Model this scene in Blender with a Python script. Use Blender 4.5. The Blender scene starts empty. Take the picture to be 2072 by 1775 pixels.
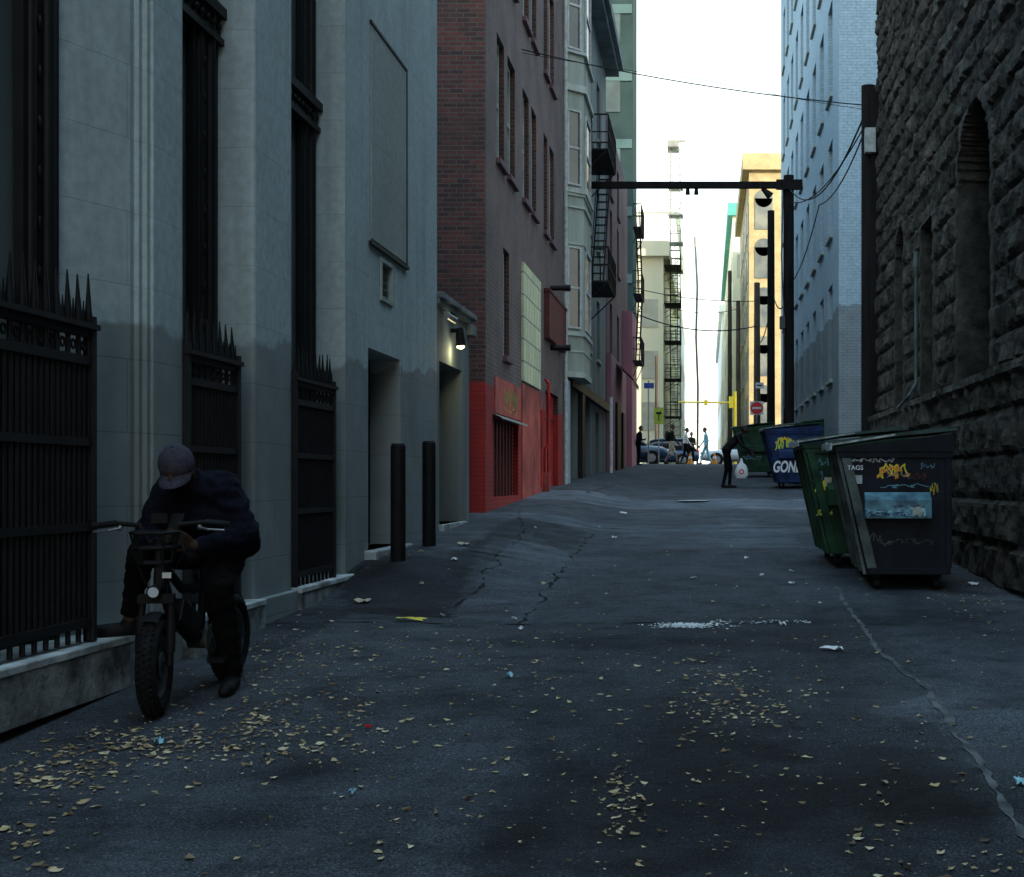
import bpy, bmesh, math, random
import numpy as np
from mathutils import Vector, Matrix, noise
random.seed(7)
R=math.radians
sc=bpy.context.scene
col=sc.collection
F=2800.0; U0=1430.0; V0=975.0; EYE=1.5
def PX(u,d): return (u-U0)*d/F
def PZ(v,d): return EYE+(V0-v)*d/F
def ss(a,b,t):
    t=max(0,min(1,(t-a)/(b-a))); return t*t*(3-2*t)
def g(x,y):
    yy=min(y,62.0)
    b=0.037*yy
    if y>62: b+=0.0
    b+=0.2*ss(11.8,14.2,y)*ss(1.3,2.9,-x)*(1-ss(38,56,y))
    b+=0.012*noise.noise(Vector((x*.5,y*.4,0)))*ss(1,4,60-y)
    return b
def UV(u,v):
    y=4200.0/(v-872.0); return (u-U0)*y/F, y

# ---------------------------------------------------------------- materials
def nt(name):
    m=bpy.data.materials.new(name); m.use_nodes=True
    n=m.node_tree; b=n.nodes['Principled BSDF']; return m,n,b
def rgba(c): return (c[0],c[1],c[2],1)
def N(n,t,**k):
    x=n.nodes.new(t)
    for a,b in k.items(): setattr(x,a,b)
    return x
def mixc(n,fac,a,b,mode='MIX'):
    x=N(n,'ShaderNodeMix',data_type='RGBA',blend_type=mode)
    if isinstance(fac,(int,float)): x.inputs[0].default_value=fac
    else: n.links.new(fac,x.inputs[0])
    for i,s in ((6,a),(7,b)):
        if isinstance(s,tuple): x.inputs[i].default_value=rgba(s)
        else: n.links.new(s,x.inputs[i])
    return x.outputs[2]
def math1(n,op,a,b=None,c=None):
    x=N(n,'ShaderNodeMath',operation=op)
    for i,s in enumerate((a,b,c)):
        if s is None: continue
        if isinstance(s,(int,float)): x.inputs[i].default_value=s
        else: n.links.new(s,x.inputs[i])
    return x.outputs[0]
def noisef(n,vec,scale,detail=4,rough=.55,lo=.35,hi=.65):
    t=N(n,'ShaderNodeTexNoise'); t.inputs['Scale'].default_value=scale
    t.inputs['Detail'].default_value=detail; t.inputs['Roughness'].default_value=rough
    n.links.new(vec,t.inputs['Vector'])
    mr=N(n,'ShaderNodeMapRange'); mr.inputs[1].default_value=lo; mr.inputs[2].default_value=hi
    n.links.new(t.outputs['Fac'],mr.inputs[0]); return mr.outputs[0]
def bumpn(n,b,h,dist,strength=1.0):
    x=N(n,'ShaderNodeBump'); x.inputs['Distance'].default_value=dist; x.inputs['Strength'].default_value=strength
    n.links.new(h,x.inputs['Height']); n.links.new(x.outputs[0],b.inputs['Normal'])
def pos(n): return N(n,'ShaderNodeNewGeometry').outputs['Position']
def plain(name,c,rough=.7,var=.25,scale=6,metal=0,bump=0.0,c2=None,spec=None,streak=False):
    m,n,b=nt(name)
    p=pos(n)
    if streak:
        mp=N(n,'ShaderNodeMapping'); mp.inputs['Scale'].default_value=(1,1,.15); n.links.new(p,mp.inputs[0]); p2=mp.outputs[0]
    else: p2=p
    f=noisef(n,p2,scale,5)
    c2=c2 or tuple(x*(1-var) for x in c); c1=tuple(min(1,x*(1+var*.4)) for x in c)
    n.links.new(mixc(n,f,c2,c1),b.inputs['Base Color'])
    b.inputs['Roughness'].default_value=rough; b.inputs['Metallic'].default_value=metal
    if spec is not None: b.inputs['Specular IOR Level'].default_value=spec
    if bump: bumpn(n,b,noisef(n,p,scale*6,4,lo=0,hi=1),bump)
    return m
def wallvec(n):
    gm=N(n,'ShaderNodeNewGeometry'); sp=N(n,'ShaderNodeSeparateXYZ'); n.links.new(gm.outputs['Position'],sp.inputs[0])
    sn=N(n,'ShaderNodeSeparateXYZ'); n.links.new(gm.outputs['True Normal'],sn.inputs[0])
    ab=math1(n,'GREATER_THAN',math1(n,'ABSOLUTE',sn.outputs[0]),.6)
    mx=N(n,'ShaderNodeMix',data_type='FLOAT'); n.links.new(ab,mx.inputs[0]); n.links.new(sp.outputs[0],mx.inputs[2]); n.links.new(sp.outputs[1],mx.inputs[3])
    cb=N(n,'ShaderNodeCombineXYZ'); n.links.new(mx.outputs[0],cb.inputs[0]); n.links.new(sp.outputs[2],cb.inputs[1])
    return gm.outputs['Position'],cb.outputs[0],sp.outputs[2],sp.outputs[1],ab
def brick(name,c1,c2,mortar,w=.22,h=.075,ms=.008,bump=.006,low=None,lowz=0,facec=None,grime=.35,blotch=1.2,rough=.85,lowslope=0,streaks=0.0):
    m,n,b=nt(name); P,vec,z,yy,ab=wallvec(n)
    t=N(n,'ShaderNodeTexBrick'); n.links.new(vec,t.inputs['Vector'])
    t.inputs['Scale'].default_value=1; t.inputs['Brick Width'].default_value=w; t.inputs['Row Height'].default_value=h
    t.inputs['Mortar Size'].default_value=ms; t.inputs['Mortar Smooth'].default_value=.3; t.inputs['Bias'].default_value=0
    t.inputs['Color1'].default_value=rgba(c1); t.inputs['Color2'].default_value=rgba(c2); t.inputs['Mortar'].default_value=rgba(mortar)
    c=t.outputs['Color']
    if facec:
        fc=mixc(n,t.outputs['Fac'],facec,tuple(min(1,x*1.9) for x in facec))
        c=mixc(n,math1(n,'MULTIPLY',ab,.6),c,fc)
    f=noisef(n,P,blotch,6,.6)
    c=mixc(n,math1(n,'MULTIPLY',f,grime),c,(.02,.02,.022))
    f2=noisef(n,P,14,3)
    c=mixc(n,math1(n,'MULTIPLY',f2,.18),c,(.0,.0,.0))
    if streaks:
        mp=N(n,'ShaderNodeMapping'); mp.inputs['Scale'].default_value=(3,3,.25); n.links.new(P,mp.inputs[0])
        c=mixc(n,math1(n,'MULTIPLY',noisef(n,mp.outputs[0],1.5,5,.6,.5,.75),streaks),c,(.10,.12,.12))
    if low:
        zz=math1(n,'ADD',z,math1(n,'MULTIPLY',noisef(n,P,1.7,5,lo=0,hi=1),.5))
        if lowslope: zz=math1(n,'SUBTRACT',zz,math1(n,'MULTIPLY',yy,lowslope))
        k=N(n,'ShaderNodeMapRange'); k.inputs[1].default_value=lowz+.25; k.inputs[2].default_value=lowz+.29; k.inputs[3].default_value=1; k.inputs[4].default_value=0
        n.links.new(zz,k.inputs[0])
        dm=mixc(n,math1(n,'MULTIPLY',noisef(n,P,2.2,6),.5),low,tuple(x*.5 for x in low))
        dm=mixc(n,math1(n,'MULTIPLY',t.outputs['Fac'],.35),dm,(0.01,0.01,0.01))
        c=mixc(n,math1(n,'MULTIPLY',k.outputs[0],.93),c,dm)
    n.links.new(c,b.inputs['Base Color']); b.inputs['Roughness'].default_value=rough
    h1=math1(n,'ADD',math1(n,'MULTIPLY',t.outputs['Fac'],-1.0),math1(n,'MULTIPLY',noisef(n,P,30,3,lo=0,hi=1),.5))
    bumpn(n,b,h1,bump)
    return m
def glassm(name,c=(.02,.024,.028),rough=.12,c2=None):
    m,n,b=nt(name); p=pos(n)
    f=noisef(n,p,.9,3); n.links.new(mixc(n,f,c,c2 or tuple(x*2.2 for x in c)),b.inputs['Base Color'])
    b.inputs['Roughness'].default_value=rough; b.inputs['Specular IOR Level'].default_value=.6
    bumpn(n,b,noisef(n,p,1.5,2,lo=0,hi=1),.01)
    return m

M={}
M['stone']=brick('limestone_painted',(.46,.56,.575),(.475,.575,.59),(.39,.475,.49),w=1.3,h=.45,ms=.004,bump=.002,low=(.245,.275,.275),lowz=2.05,grime=.16,blotch=.9,rough=.8,lowslope=.045,streaks=.32)
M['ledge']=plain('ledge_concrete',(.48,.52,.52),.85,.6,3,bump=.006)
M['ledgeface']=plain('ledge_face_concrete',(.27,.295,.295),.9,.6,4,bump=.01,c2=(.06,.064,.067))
M['iron']=plain('black_iron',(.012,.012,.014),.65,.4,8,metal=0.0,bump=.001,spec=.25)
M['bronze']=plain('dark_bronze',(.010,.010,.011),.55,.4,3,spec=.25)
M['glass']=glassm('dark_window_glass',(.012,.015,.017))
M['glassg']=glassm('grey_window_glass',(.035,.045,.045),.2,(.08,.095,.09))
M['glassn']=glassm('hazy_window_glass',(.07,.095,.095),.3,(.13,.16,.155))
M['curtain']=glassm('pale_window_glass',(.14,.18,.19),.25,(.27,.31,.31))
M['brick']=brick('weathered_brick',(.17,.045,.034),(.06,.024,.022),(.13,.10,.085),ms=.010,facec=(.17,.135,.13),low=(.40,.015,.012),lowz=3.05,grime=.45)
M['redpaint']=plain('red_paint',(.42,.015,.013),.6,.5,2.5,bump=.003)
M['redorange']=plain('faded_orange_red_paint',(.45,.085,.06),.75,.55,1.6,bump=.004,c2=(.22,.035,.03))
M['darkred']=plain('dark_red_metal',(.10,.007,.009),.6,.5,5)
M['glassblock']=brick('pale_block_panel',(.76,.76,.48),(.62,.64,.42),(.30,.32,.25),w=.42,h=.42,ms=.02,grime=.15)
M['cream']=plain('cream_grey_paint',(.28,.32,.285),.75,.3,2.2,bump=.003,streak=True)
M['creamtrim']=plain('cream_trim',(.36,.41,.38),.7,.25,3)
M['greyshade']=plain('blue_grey_stucco',(.19,.22,.22),.85,.4,1.5,bump=.004,streak=True)
M['paleblue']=plain('pale_blue_paint',(.30,.40,.47),.7,.3,3)
M['pink']=plain('pink_stucco',(.42,.17,.21),.85,.3,1.3,bump=.004,streak=True)
M['mauve']=brick('mauve_brick',(.20,.10,.12),(.15,.08,.10),(.12,.09,.09))
M['tower']=plain('tower_concrete',(.035,.060,.060),.95,.25,.5,spec=.1)
M['towerlight']=plain('tower_pale_band',(.09,.15,.15),.9,.2,.5,spec=.1)
M['towerwin']=glassm('tower_window',(.025,.045,.045),.5,(.06,.10,.10))
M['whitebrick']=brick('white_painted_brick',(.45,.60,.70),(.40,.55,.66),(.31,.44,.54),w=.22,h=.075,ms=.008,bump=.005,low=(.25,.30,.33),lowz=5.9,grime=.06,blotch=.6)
M['ochre']=brick('ochre_brick',(.74,.57,.29),(.66,.50,.24),(.55,.45,.26),grime=.3)
M['palebuild']=plain('hazed_yellow_wall',(.88,.85,.62),.8,.15,.25,streak=True)  # far walls: haze and glare put into a bright base colour
M['palewhite']=plain('hazed_white_wall',(.88,.90,.84),.8,.1,.25,streak=True)  # whitened base colour stands in for distance haze
M['greenish']=plain('teal_copper',(.08,.38,.32),.6,.3,1)
M['farwin']=glassm('far_window',(.10,.12,.12),.3,(.25,.25,.2))
M['palewin']=glassm('hazed_far_window',(.40,.40,.32),.3,(.55,.55,.45))  # far panes paled in colour to match the painted haze
M['wood']=plain('dark_pole_wood',(.014,.012,.012),.9,.5,5,bump=.006,streak=True,spec=.2)
M['woodl']=plain('brown_pole_wood',(.10,.075,.05),.85,.5,5,bump=.006,streak=True)
M['steel']=plain('grey_steel',(.30,.31,.32),.4,.3,8,metal=.7)
M['boxgrey']=plain('light_grey_enclosure',(.42,.44,.44),.6,.3,8)
M['palesteel']=plain('hazed_steel',(.30,.30,.27),.7,.2,4)  # far steel lightened in its colour, so it looks faint through haze
M['black']=plain('black_plastic',(.008,.008,.009),.65,.3,8,spec=.2)
M['rubber']=plain('tyre_rubber',(.012,.012,.012),.9,.4,20,bump=.002,spec=.2)
M['wht']=plain('white_paint',(.8,.82,.84),.6,.15,6)
M['dimwht']=plain('grubby_white_litter',(.50,.53,.55),.8,.4,12)
M['red']=plain('sign_red',(.7,.02,.02),.4,.1,6)
M['yellow']=plain('sign_yellow',(.8,.62,.03),.5,.15,6)
M['ygreen']=plain('sign_yellow_green',(.55,.7,.08),.5,.15,6)
M['dullgreen']=plain('faded_yellow_green_paint',(.35,.42,.07),.7,.4,9)
M['orange']=plain('orange_paint',(.8,.30,.03),.6,.3,6)
M['blue']=plain('blue_paint',(.03,.10,.45),.5,.4,6)
M['lblue']=plain('light_blue_paint',(.12,.28,.36),.65,.45,9,c2=(.04,.10,.14))
M['dgreen']=plain('dark_green_paint',(.014,.06,.028),.6,.55,4,bump=.003,c2=(.005,.022,.012),spec=.25)
M['bin']=plain('black_navy_steel',(.008,.012,.020),.6,.5,5,bump=.003,spec=.18)
M['bingrey']=plain('worn_grey_steel',(.10,.12,.115),.65,.55,4,bump=.003,c2=(.03,.04,.04),spec=.25)
M['binblue']=plain('dark_blue_steel',(.015,.04,.13),.6,.5,4,bump=.003,spec=.2)
M['lid']=plain('worn_plastic_lid',(.035,.07,.065),.5,.5,6,bump=.004,spec=.3)
M['lidedge']=plain('pale_lid_edge',(.42,.50,.50),.5,.6,9,c2=(.05,.07,.07))  # pale mottled strip colour along the lid edges
M['cloth']=plain('navy_jacket_cloth',(.008,.009,.018),.95,.4,20,bump=.004,spec=.1)
M['pants']=plain('black_trousers_cloth',(.006,.006,.007),.95,.4,20,bump=.004,spec=.1)
M['cap']=plain('grey_violet_cap_cloth',(.060,.056,.078),.95,.3,60,bump=.002,spec=.15)
M['skin']=plain('skin',(.22,.12,.085),.6,.15,30)
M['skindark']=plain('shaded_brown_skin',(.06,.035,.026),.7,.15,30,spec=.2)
M['hair']=plain('dark_hair',(.012,.009,.007),.6,.3,60)
M['tan']=plain('beige_cloth',(.5,.42,.30),.9,.2,20)
M['cyan']=plain('pale_blue_cloth',(.35,.65,.75),.9,.2,20)
M['whitecloth']=plain('white_cloth',(.75,.75,.72),.9,.2,20)
M['carblue']=plain('dark_blue_car_paint',(.015,.045,.10),.25,.2,1,spec=.6)
M['carwhite']=plain('silver_car_paint',(.5,.52,.54),.25,.1,1,spec=.7)
M['lamplens']=plain('headlamp_lens',(.6,.65,.7),.15,.1,5)
def rockmat():
    m,n,b=nt('rough_sandstone'); P,vec,z,yy,ab=wallvec(n)
    a=N(n,'ShaderNodeAttribute',attribute_name='Col')
    c=mixc(n,noisef(n,P,5,7,.65),(.022,.020,.018),(.088,.080,.068))
    c=mixc(n,math1(n,'MULTIPLY',noisef(n,P,1.3,5,.6,.4,.7),.4),c,(.014,.013,.012))
    c=mixc(n,1.0,c,a.outputs['Color'],'MULTIPLY')
    n.links.new(c,b.inputs['Base Color']); b.inputs['Roughness'].default_value=.95; b.inputs['Specular IOR Level'].default_value=.2
    bumpn(n,b,noisef(n,P,16,8,.7,0,1),.03)
    return m
M['rock']=rockmat()
def asphalt():
    m,n,b=nt('worn_asphalt'); P=pos(n)
    a=N(n,'ShaderNodeAttribute',attribute_name='Col')
    sp1=noisef(n,P,110,3,.7,.38,.66); c=mixc(n,sp1,(.014,.016,.019),(.135,.145,.160))
    vo=N(n,'ShaderNodeTexVoronoi'); vo.inputs['Scale'].default_value=44; n.links.new(P,vo.inputs['Vector'])
    spk=math1(n,'LESS_THAN',vo.outputs['Distance'],.22)
    c=mixc(n,math1(n,'MULTIPLY',spk,.5),c,(.27,.28,.31))
    c=mixc(n,math1(n,'MULTIPLY',noisef(n,P,2.6,8,.7,.48,.66),.62),c,(.012,.013,.015))
    c=mixc(n,math1(n,'MULTIPLY',noisef(n,P,16,6,.75,.5,.7),.55),c,(.010,.011,.013))
    mp=N(n,'ShaderNodeMapping'); mp.inputs['Scale'].default_value=(.5,1.8,1); n.links.new(P,mp.inputs[0])
    c=mixc(n,math1(n,'MULTIPLY',noisef(n,mp.outputs[0],1.2,6,.6,.5,.75),.45),c,(.13,.138,.148))
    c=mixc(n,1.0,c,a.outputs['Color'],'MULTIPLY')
    n.links.new(c,b.inputs['Base Color']); b.inputs['Roughness'].default_value=.9
    b.inputs['Specular IOR Level'].default_value=.2
    h=math1(n,'ADD',noisef(n,P,110,3,.6,0,1),math1(n,'MULTIPLY',noisef(n,P,9,5,.6,0,1),2.0))
    bumpn(n,b,h,.02)
    return m
M['asphalt']=asphalt()
M['crack']=plain('worn_asphalt_joint',(.014,.015,.016),.9,.5,12,spec=.1)
M['seam']=plain('pale_concrete_seam',(.13,.135,.138),.9,.6,5,bump=.004,c2=(.05,.053,.056),spec=.1)
def leafmat():
    m,n,b=nt('dry_leaves'); gm=N(n,'ShaderNodeNewGeometry')
    cr=N(n,'ShaderNodeValToRGB'); n.links.new(gm.outputs['Random Per Island'],cr.inputs[0])
    e=cr.color_ramp.elements; e[0].color=(.07,.045,.025,1); e[1].color=(.70,.60,.40,1)
    x=cr.color_ramp.elements.new(.3); x.color=(.28,.20,.10,1); x=cr.color_ramp.elements.new(.7); x.color=(.52,.41,.22,1)
    n.links.new(cr.outputs[0],b.inputs['Base Color']); b.inputs['Roughness'].default_value=.8
    return m
M['leaf']=leafmat()
def emis(name,c,s):
    m,n,b=nt(name); b.inputs['Base Color'].default_value=rgba(c); b.inputs['Emission Color'].default_value=rgba(c); b.inputs['Emission Strength'].default_value=s; return m
M['lampglow']=emis('lit_lamp',(1,.85,.4),6)

# ---------------------------------------------------------------- mesh builder
class MB:
    def __init__(s): s.v=[]; s.f=[]; s.m=[]; s.sm=[]
    def add(s,vs,fs,mi=0,smooth=False):
        o=len(s.v); s.v+= [tuple(p) for p in vs]
        for f in fs: s.f.append([i+o for i in f]); s.m.append(mi); s.sm.append(smooth)
    def box(s,x0,x1,y0,y1,z0,z1,mi=0):
        vs=[(x,y,z) for z in (z0,z1) for y in (y0,y1) for x in (x0,x1)]
        s.add(vs,[(0,2,3,1),(4,5,7,6),(0,1,5,4),(2,6,7,3),(0,4,6,2),(1,3,7,5)],mi); return s
    def prism(s,poly,z0,z1,mi=0):
        n=len(poly); vs=[(x,y,z0) for x,y in poly]+[(x,y,z1) for x,y in poly]
        s.add(vs,[tuple(range(n))[::-1],tuple(range(n,2*n))]+[(i,(i+1)%n,(i+1)%n+n,i+n) for i in range(n)],mi); return s
    def prismy(s,poly,y0,y1,mi=0): # poly in x,z
        n=len(poly); vs=[(x,y0,z) for x,z in poly]+[(x,y1,z) for x,z in poly]
        s.add(vs,[tuple(range(n)),tuple(range(n,2*n))[::-1]]+[(i,i+n,(i+1)%n+n,(i+1)%n) for i in range(n)],mi); return s
    def quad(s,a,b,c,d,mi=0): s.add([a,b,c,d],[(0,1,2,3)],mi); return s
    def cyl(s,p0,p1,r0,r1=None,n=12,mi=0,smooth=True):
        r1=r0 if r1 is None else r1
        p0=Vector(p0);p1=Vector(p1); d=(p1-p0).normalized()
        a=d.orthogonal().normalized(); b=d.cross(a)
        vs=[];
        for p,r in ((p0,r0),(p1,r1)):
            for i in range(n):
                t=2*math.pi*i/n; vs.append(p+a*r*math.cos(t)+b*r*math.sin(t))
        s.add(vs,[(i,(i+1)%n,(i+1)%n+n,i+n) for i in range(n)],mi,smooth)
        s.add(vs[:n],[tuple(range(n))[::-1]],mi); s.add(vs[n:],[tuple(range(n))],mi); return s
    def tube(s,pts,r,n=8,mi=0):
        pts=[Vector(p) for p in pts]
        for i in range(len(pts)-1):
            s.cyl(pts[i],pts[i+1],r,r,n,mi)
        for p in pts[1:-1]: s.ell(p,(r,r,r),mi,8,5)
        return s
    def ell(s,c,r,mi=0,n=16,m=10,rot=None):
        c=Vector(c); vs=[]; fs=[]
        for j in range(m+1):
            ph=math.pi*j/m
            for i in range(n):
                t=2*math.pi*i/n
                p=Vector((r[0]*math.sin(ph)*math.cos(t),r[1]*math.sin(ph)*math.sin(t),r[2]*math.cos(ph)))
                if rot: p=rot@p
                vs.append(c+p)
        for j in range(m):
            for i in range(n): fs.append((j*n+i,(j+1)*n+i,(j+1)*n+(i+1)%n,j*n+(i+1)%n))
        s.add(vs,fs,mi,True); return s
    def torus(s,c,axis,R0,r,n=32,m=10,mi=0,ry=None):
        c=Vector(c); axis=Vector(axis).normalized(); a=axis.orthogonal().normalized(); b=axis.cross(a); ry=ry or r
        vs=[];fs=[]
        for i in range(n):
            t=2*math.pi*i/n; d=a*math.cos(t)+b*math.sin(t)
            for j in range(m):
                q=2*math.pi*j/m; vs.append(c+d*(R0+r*math.cos(q))+axis*ry*math.sin(q))
        for i in range(n):
            for j in range(m):
                fs.append((i*m+j,((i+1)%n)*m+j,((i+1)%n)*m+(j+1)%m,i*m+(j+1)%m))
        s.add(vs,fs,mi,True); return s
    def xf(s,mat): s.v=[tuple(mat@Vector(p)) for p in s.v]; return s
    def obj(s,name,mats,parent=None,world=True,bevel=0,label=None,cat=None,kind=None,group=None):
        me=bpy.data.meshes.new(name); off=Vector((0,0,0))
        if parent is not None and world:
            q=parent
            while q is not None: off+=q.location; q=q.parent
        o_off=off
        org=Vector((0,0,0))
        if parent is None and kind!='structure' and len(s.v):
            a=np.array(s.v); org=Vector(((a[:,0].min()+a[:,0].max())/2,(a[:,1].min()+a[:,1].max())/2,a[:,2].min()))
        me.from_pydata([tuple(Vector(p)-o_off-org) for p in s.v],[],s.f)
        for m in mats: me.materials.append(M[m] if isinstance(m,str) else m)
        me.polygons.foreach_set('material_index',s.m); me.polygons.foreach_set('use_smooth',s.sm); me.update()
        o=bpy.data.objects.new(name,me); col.objects.link(o); o.location=org
        if parent is not None: o.parent=parent
        if bevel:
            b=o.modifiers.new('bevel','BEVEL'); b.width=bevel; b.segments=2; b.limit_method='ANGLE'
        if label: o['label']=label
        if cat: o['category']=cat
        if kind: o['kind']=kind
        if group: o['group']=group
        return o
def thing(name,label,cat,loc,rot=0,group=None,kind=None):
    e=bpy.data.objects.new(name,None); e.empty_display_size=.2; col.objects.link(e)
    e.location=loc; e.rotation_euler=(0,0,rot)
    e['label']=label; e['category']=cat
    if group: e['group']=group
    if kind: e['kind']=kind
    return e
def facade(mb,ax,p,sgn,a0,a1,z0,z1,holes,depth,mi=0):
    A=sorted(set([a0,a1]+[h[0] for h in holes]+[h[1] for h in holes])); Z=sorted(set([z0,z1]+[h[2] for h in holes]+[h[3] for h in holes]))
    def P(a,z,q=None):
        q=p if q is None else q
        return (q,a,z) if ax=='x' else (a,q,z)
    for i in range(len(A)-1):
        for j in range(len(Z)-1):
            ca=(A[i]+A[i+1])/2; cz=(Z[j]+Z[j+1])/2
            if any(h[0]<ca<h[1] and h[2]<cz<h[3] for h in holes): continue
            mb.quad(P(A[i],Z[j]),P(A[i+1],Z[j]),P(A[i+1],Z[j+1]),P(A[i],Z[j+1]),mi)
    q=p-sgn*depth
    for h in holes:
        b0,b1,c0,c1=h[:4]
        for (s,t) in (((b0,c0),(b1,c0)),((b1,c0),(b1,c1)),((b1,c1),(b0,c1)),((b0,c1),(b0,c0))):
            mb.quad(P(*s),P(*t),P(t[0],t[1],q),P(s[0],s[1],q),mi)
def windowx(parent,X,sgn,a0,a1,z0,z1,depth,glass='glass',frame='black',sill='stone',fw=.05,sash=True,ax='x',sillout=.08):
    def bx(mb,q0,q1,b0,b1,c0,c1,mi=0):
        q0,q1=sorted((q0,q1))
        if ax=='x': mb.box(q0,q1,b0,b1,c0,c1,mi)
        else: mb.box(b0,b1,q0,q1,c0,c1,mi)
    q=X-sgn*depth
    w=MB(); bx(w,q-sgn*.02,q+sgn*.01,a0+.002,a1-.002,z0+.002,z1-.002); wo=w.obj('window',[glass],parent)
    f=MB(); t=q+sgn*.05; u=q+sgn*.012
    bx(f,u,t,a0+.001,a0+fw,z0,z1); bx(f,u,t,a1-fw,a1-.001,z0,z1); bx(f,u,t,a0+fw,a1-fw,z0,z0+fw); bx(f,u,t,a0+fw,a1-fw,z1-fw,z1)
    if sash:
        zm=(z0+z1)/2; bx(f,u,t,a0+fw,a1-fw,zm-fw*.5,zm+fw*.5)
    f.obj('frame',[frame],wo,world=True)
    if sill:
        s=MB(); bx(s,X+sgn*sillout,X-sgn*depth*.9,a0-.06,a1+.06,z0-.10,z0-.003); s.obj('sill',[sill],wo,world=True,bevel=.008)
    return wo

# ---------------------------------------------------------------- ground
xs=[-400,-200,-100,-50,-25,-12,-7,-5]+list(np.arange(-4.2,4.01,.06))+[4.5,6,9,15,30,60,120,220,400]
ys=[-60,-30,-12,-4,0,2,3]+list(np.arange(3.6,20,.06))+list(np.arange(20,40,.2))+list(np.arange(40,63,.5))+[63,66,70,80,100,150,250,400,700]
gv=[];gc=[]
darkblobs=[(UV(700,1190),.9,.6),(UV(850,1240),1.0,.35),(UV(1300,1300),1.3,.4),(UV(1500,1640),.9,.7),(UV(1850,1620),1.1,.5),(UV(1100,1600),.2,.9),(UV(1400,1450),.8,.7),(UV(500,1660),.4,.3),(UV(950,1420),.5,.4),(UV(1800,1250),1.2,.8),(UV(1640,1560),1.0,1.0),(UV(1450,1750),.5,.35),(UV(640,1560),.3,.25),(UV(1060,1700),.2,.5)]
def poly_in(px,py,poly):
    c=False; n=len(poly); j=n-1
    for i in range(n):
        if (poly[i][1]>py)!=(poly[j][1]>py) and px<(poly[j][0]-poly[i][0])*(py-poly[i][1])/(poly[j][1]-poly[i][1])+poly[i][0]: c=not c
        j=i
    return c
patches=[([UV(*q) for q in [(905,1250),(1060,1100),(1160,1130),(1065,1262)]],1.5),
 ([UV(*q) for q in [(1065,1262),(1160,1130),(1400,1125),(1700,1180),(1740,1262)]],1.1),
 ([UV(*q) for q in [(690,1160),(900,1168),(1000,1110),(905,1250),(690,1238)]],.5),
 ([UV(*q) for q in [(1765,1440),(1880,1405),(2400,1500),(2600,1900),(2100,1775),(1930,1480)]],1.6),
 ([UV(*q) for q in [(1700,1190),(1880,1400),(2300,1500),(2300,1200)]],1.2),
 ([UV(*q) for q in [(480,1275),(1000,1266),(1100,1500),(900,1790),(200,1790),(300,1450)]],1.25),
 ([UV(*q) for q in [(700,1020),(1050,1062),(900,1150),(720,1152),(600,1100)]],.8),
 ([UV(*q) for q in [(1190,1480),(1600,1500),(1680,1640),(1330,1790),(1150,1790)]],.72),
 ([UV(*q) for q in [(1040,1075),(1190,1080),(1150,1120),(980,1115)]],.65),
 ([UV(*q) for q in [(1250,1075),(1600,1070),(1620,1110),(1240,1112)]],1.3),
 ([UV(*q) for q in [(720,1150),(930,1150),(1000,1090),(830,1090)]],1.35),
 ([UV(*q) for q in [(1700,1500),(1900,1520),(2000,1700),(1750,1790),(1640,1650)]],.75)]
for y in ys:
    for x in xs:
        z=g(x,y); gv.append((x,y,z))
        k=1.0+.35*noise.noise(Vector((x*.9,y*.35,3)))+.25*noise.noise(Vector((x*3,y*2,8)))
        jx=x+.09*noise.noise(Vector((x*4,y*4,1)))+.03*noise.noise(Vector((x*15,y*15,1))); jy=y+.14*noise.noise(Vector((x*4,y*4,7)))
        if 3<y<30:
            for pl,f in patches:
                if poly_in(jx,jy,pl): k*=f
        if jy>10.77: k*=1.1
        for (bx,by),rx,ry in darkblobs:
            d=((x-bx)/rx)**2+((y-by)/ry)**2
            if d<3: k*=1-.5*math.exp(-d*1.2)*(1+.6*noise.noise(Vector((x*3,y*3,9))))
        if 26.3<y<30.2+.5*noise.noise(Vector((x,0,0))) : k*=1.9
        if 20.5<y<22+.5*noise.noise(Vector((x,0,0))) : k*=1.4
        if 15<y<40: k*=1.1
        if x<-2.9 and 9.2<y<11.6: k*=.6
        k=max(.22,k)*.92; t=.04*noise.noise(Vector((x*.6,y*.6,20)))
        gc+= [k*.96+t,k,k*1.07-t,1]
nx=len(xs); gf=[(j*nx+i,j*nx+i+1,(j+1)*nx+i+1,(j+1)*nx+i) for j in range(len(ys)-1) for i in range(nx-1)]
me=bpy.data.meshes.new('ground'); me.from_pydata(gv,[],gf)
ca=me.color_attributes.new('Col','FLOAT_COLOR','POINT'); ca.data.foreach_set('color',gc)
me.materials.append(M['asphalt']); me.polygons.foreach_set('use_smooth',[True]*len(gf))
go=bpy.data.objects.new('ground',me); col.objects.link(go); go['kind']='structure'
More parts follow.
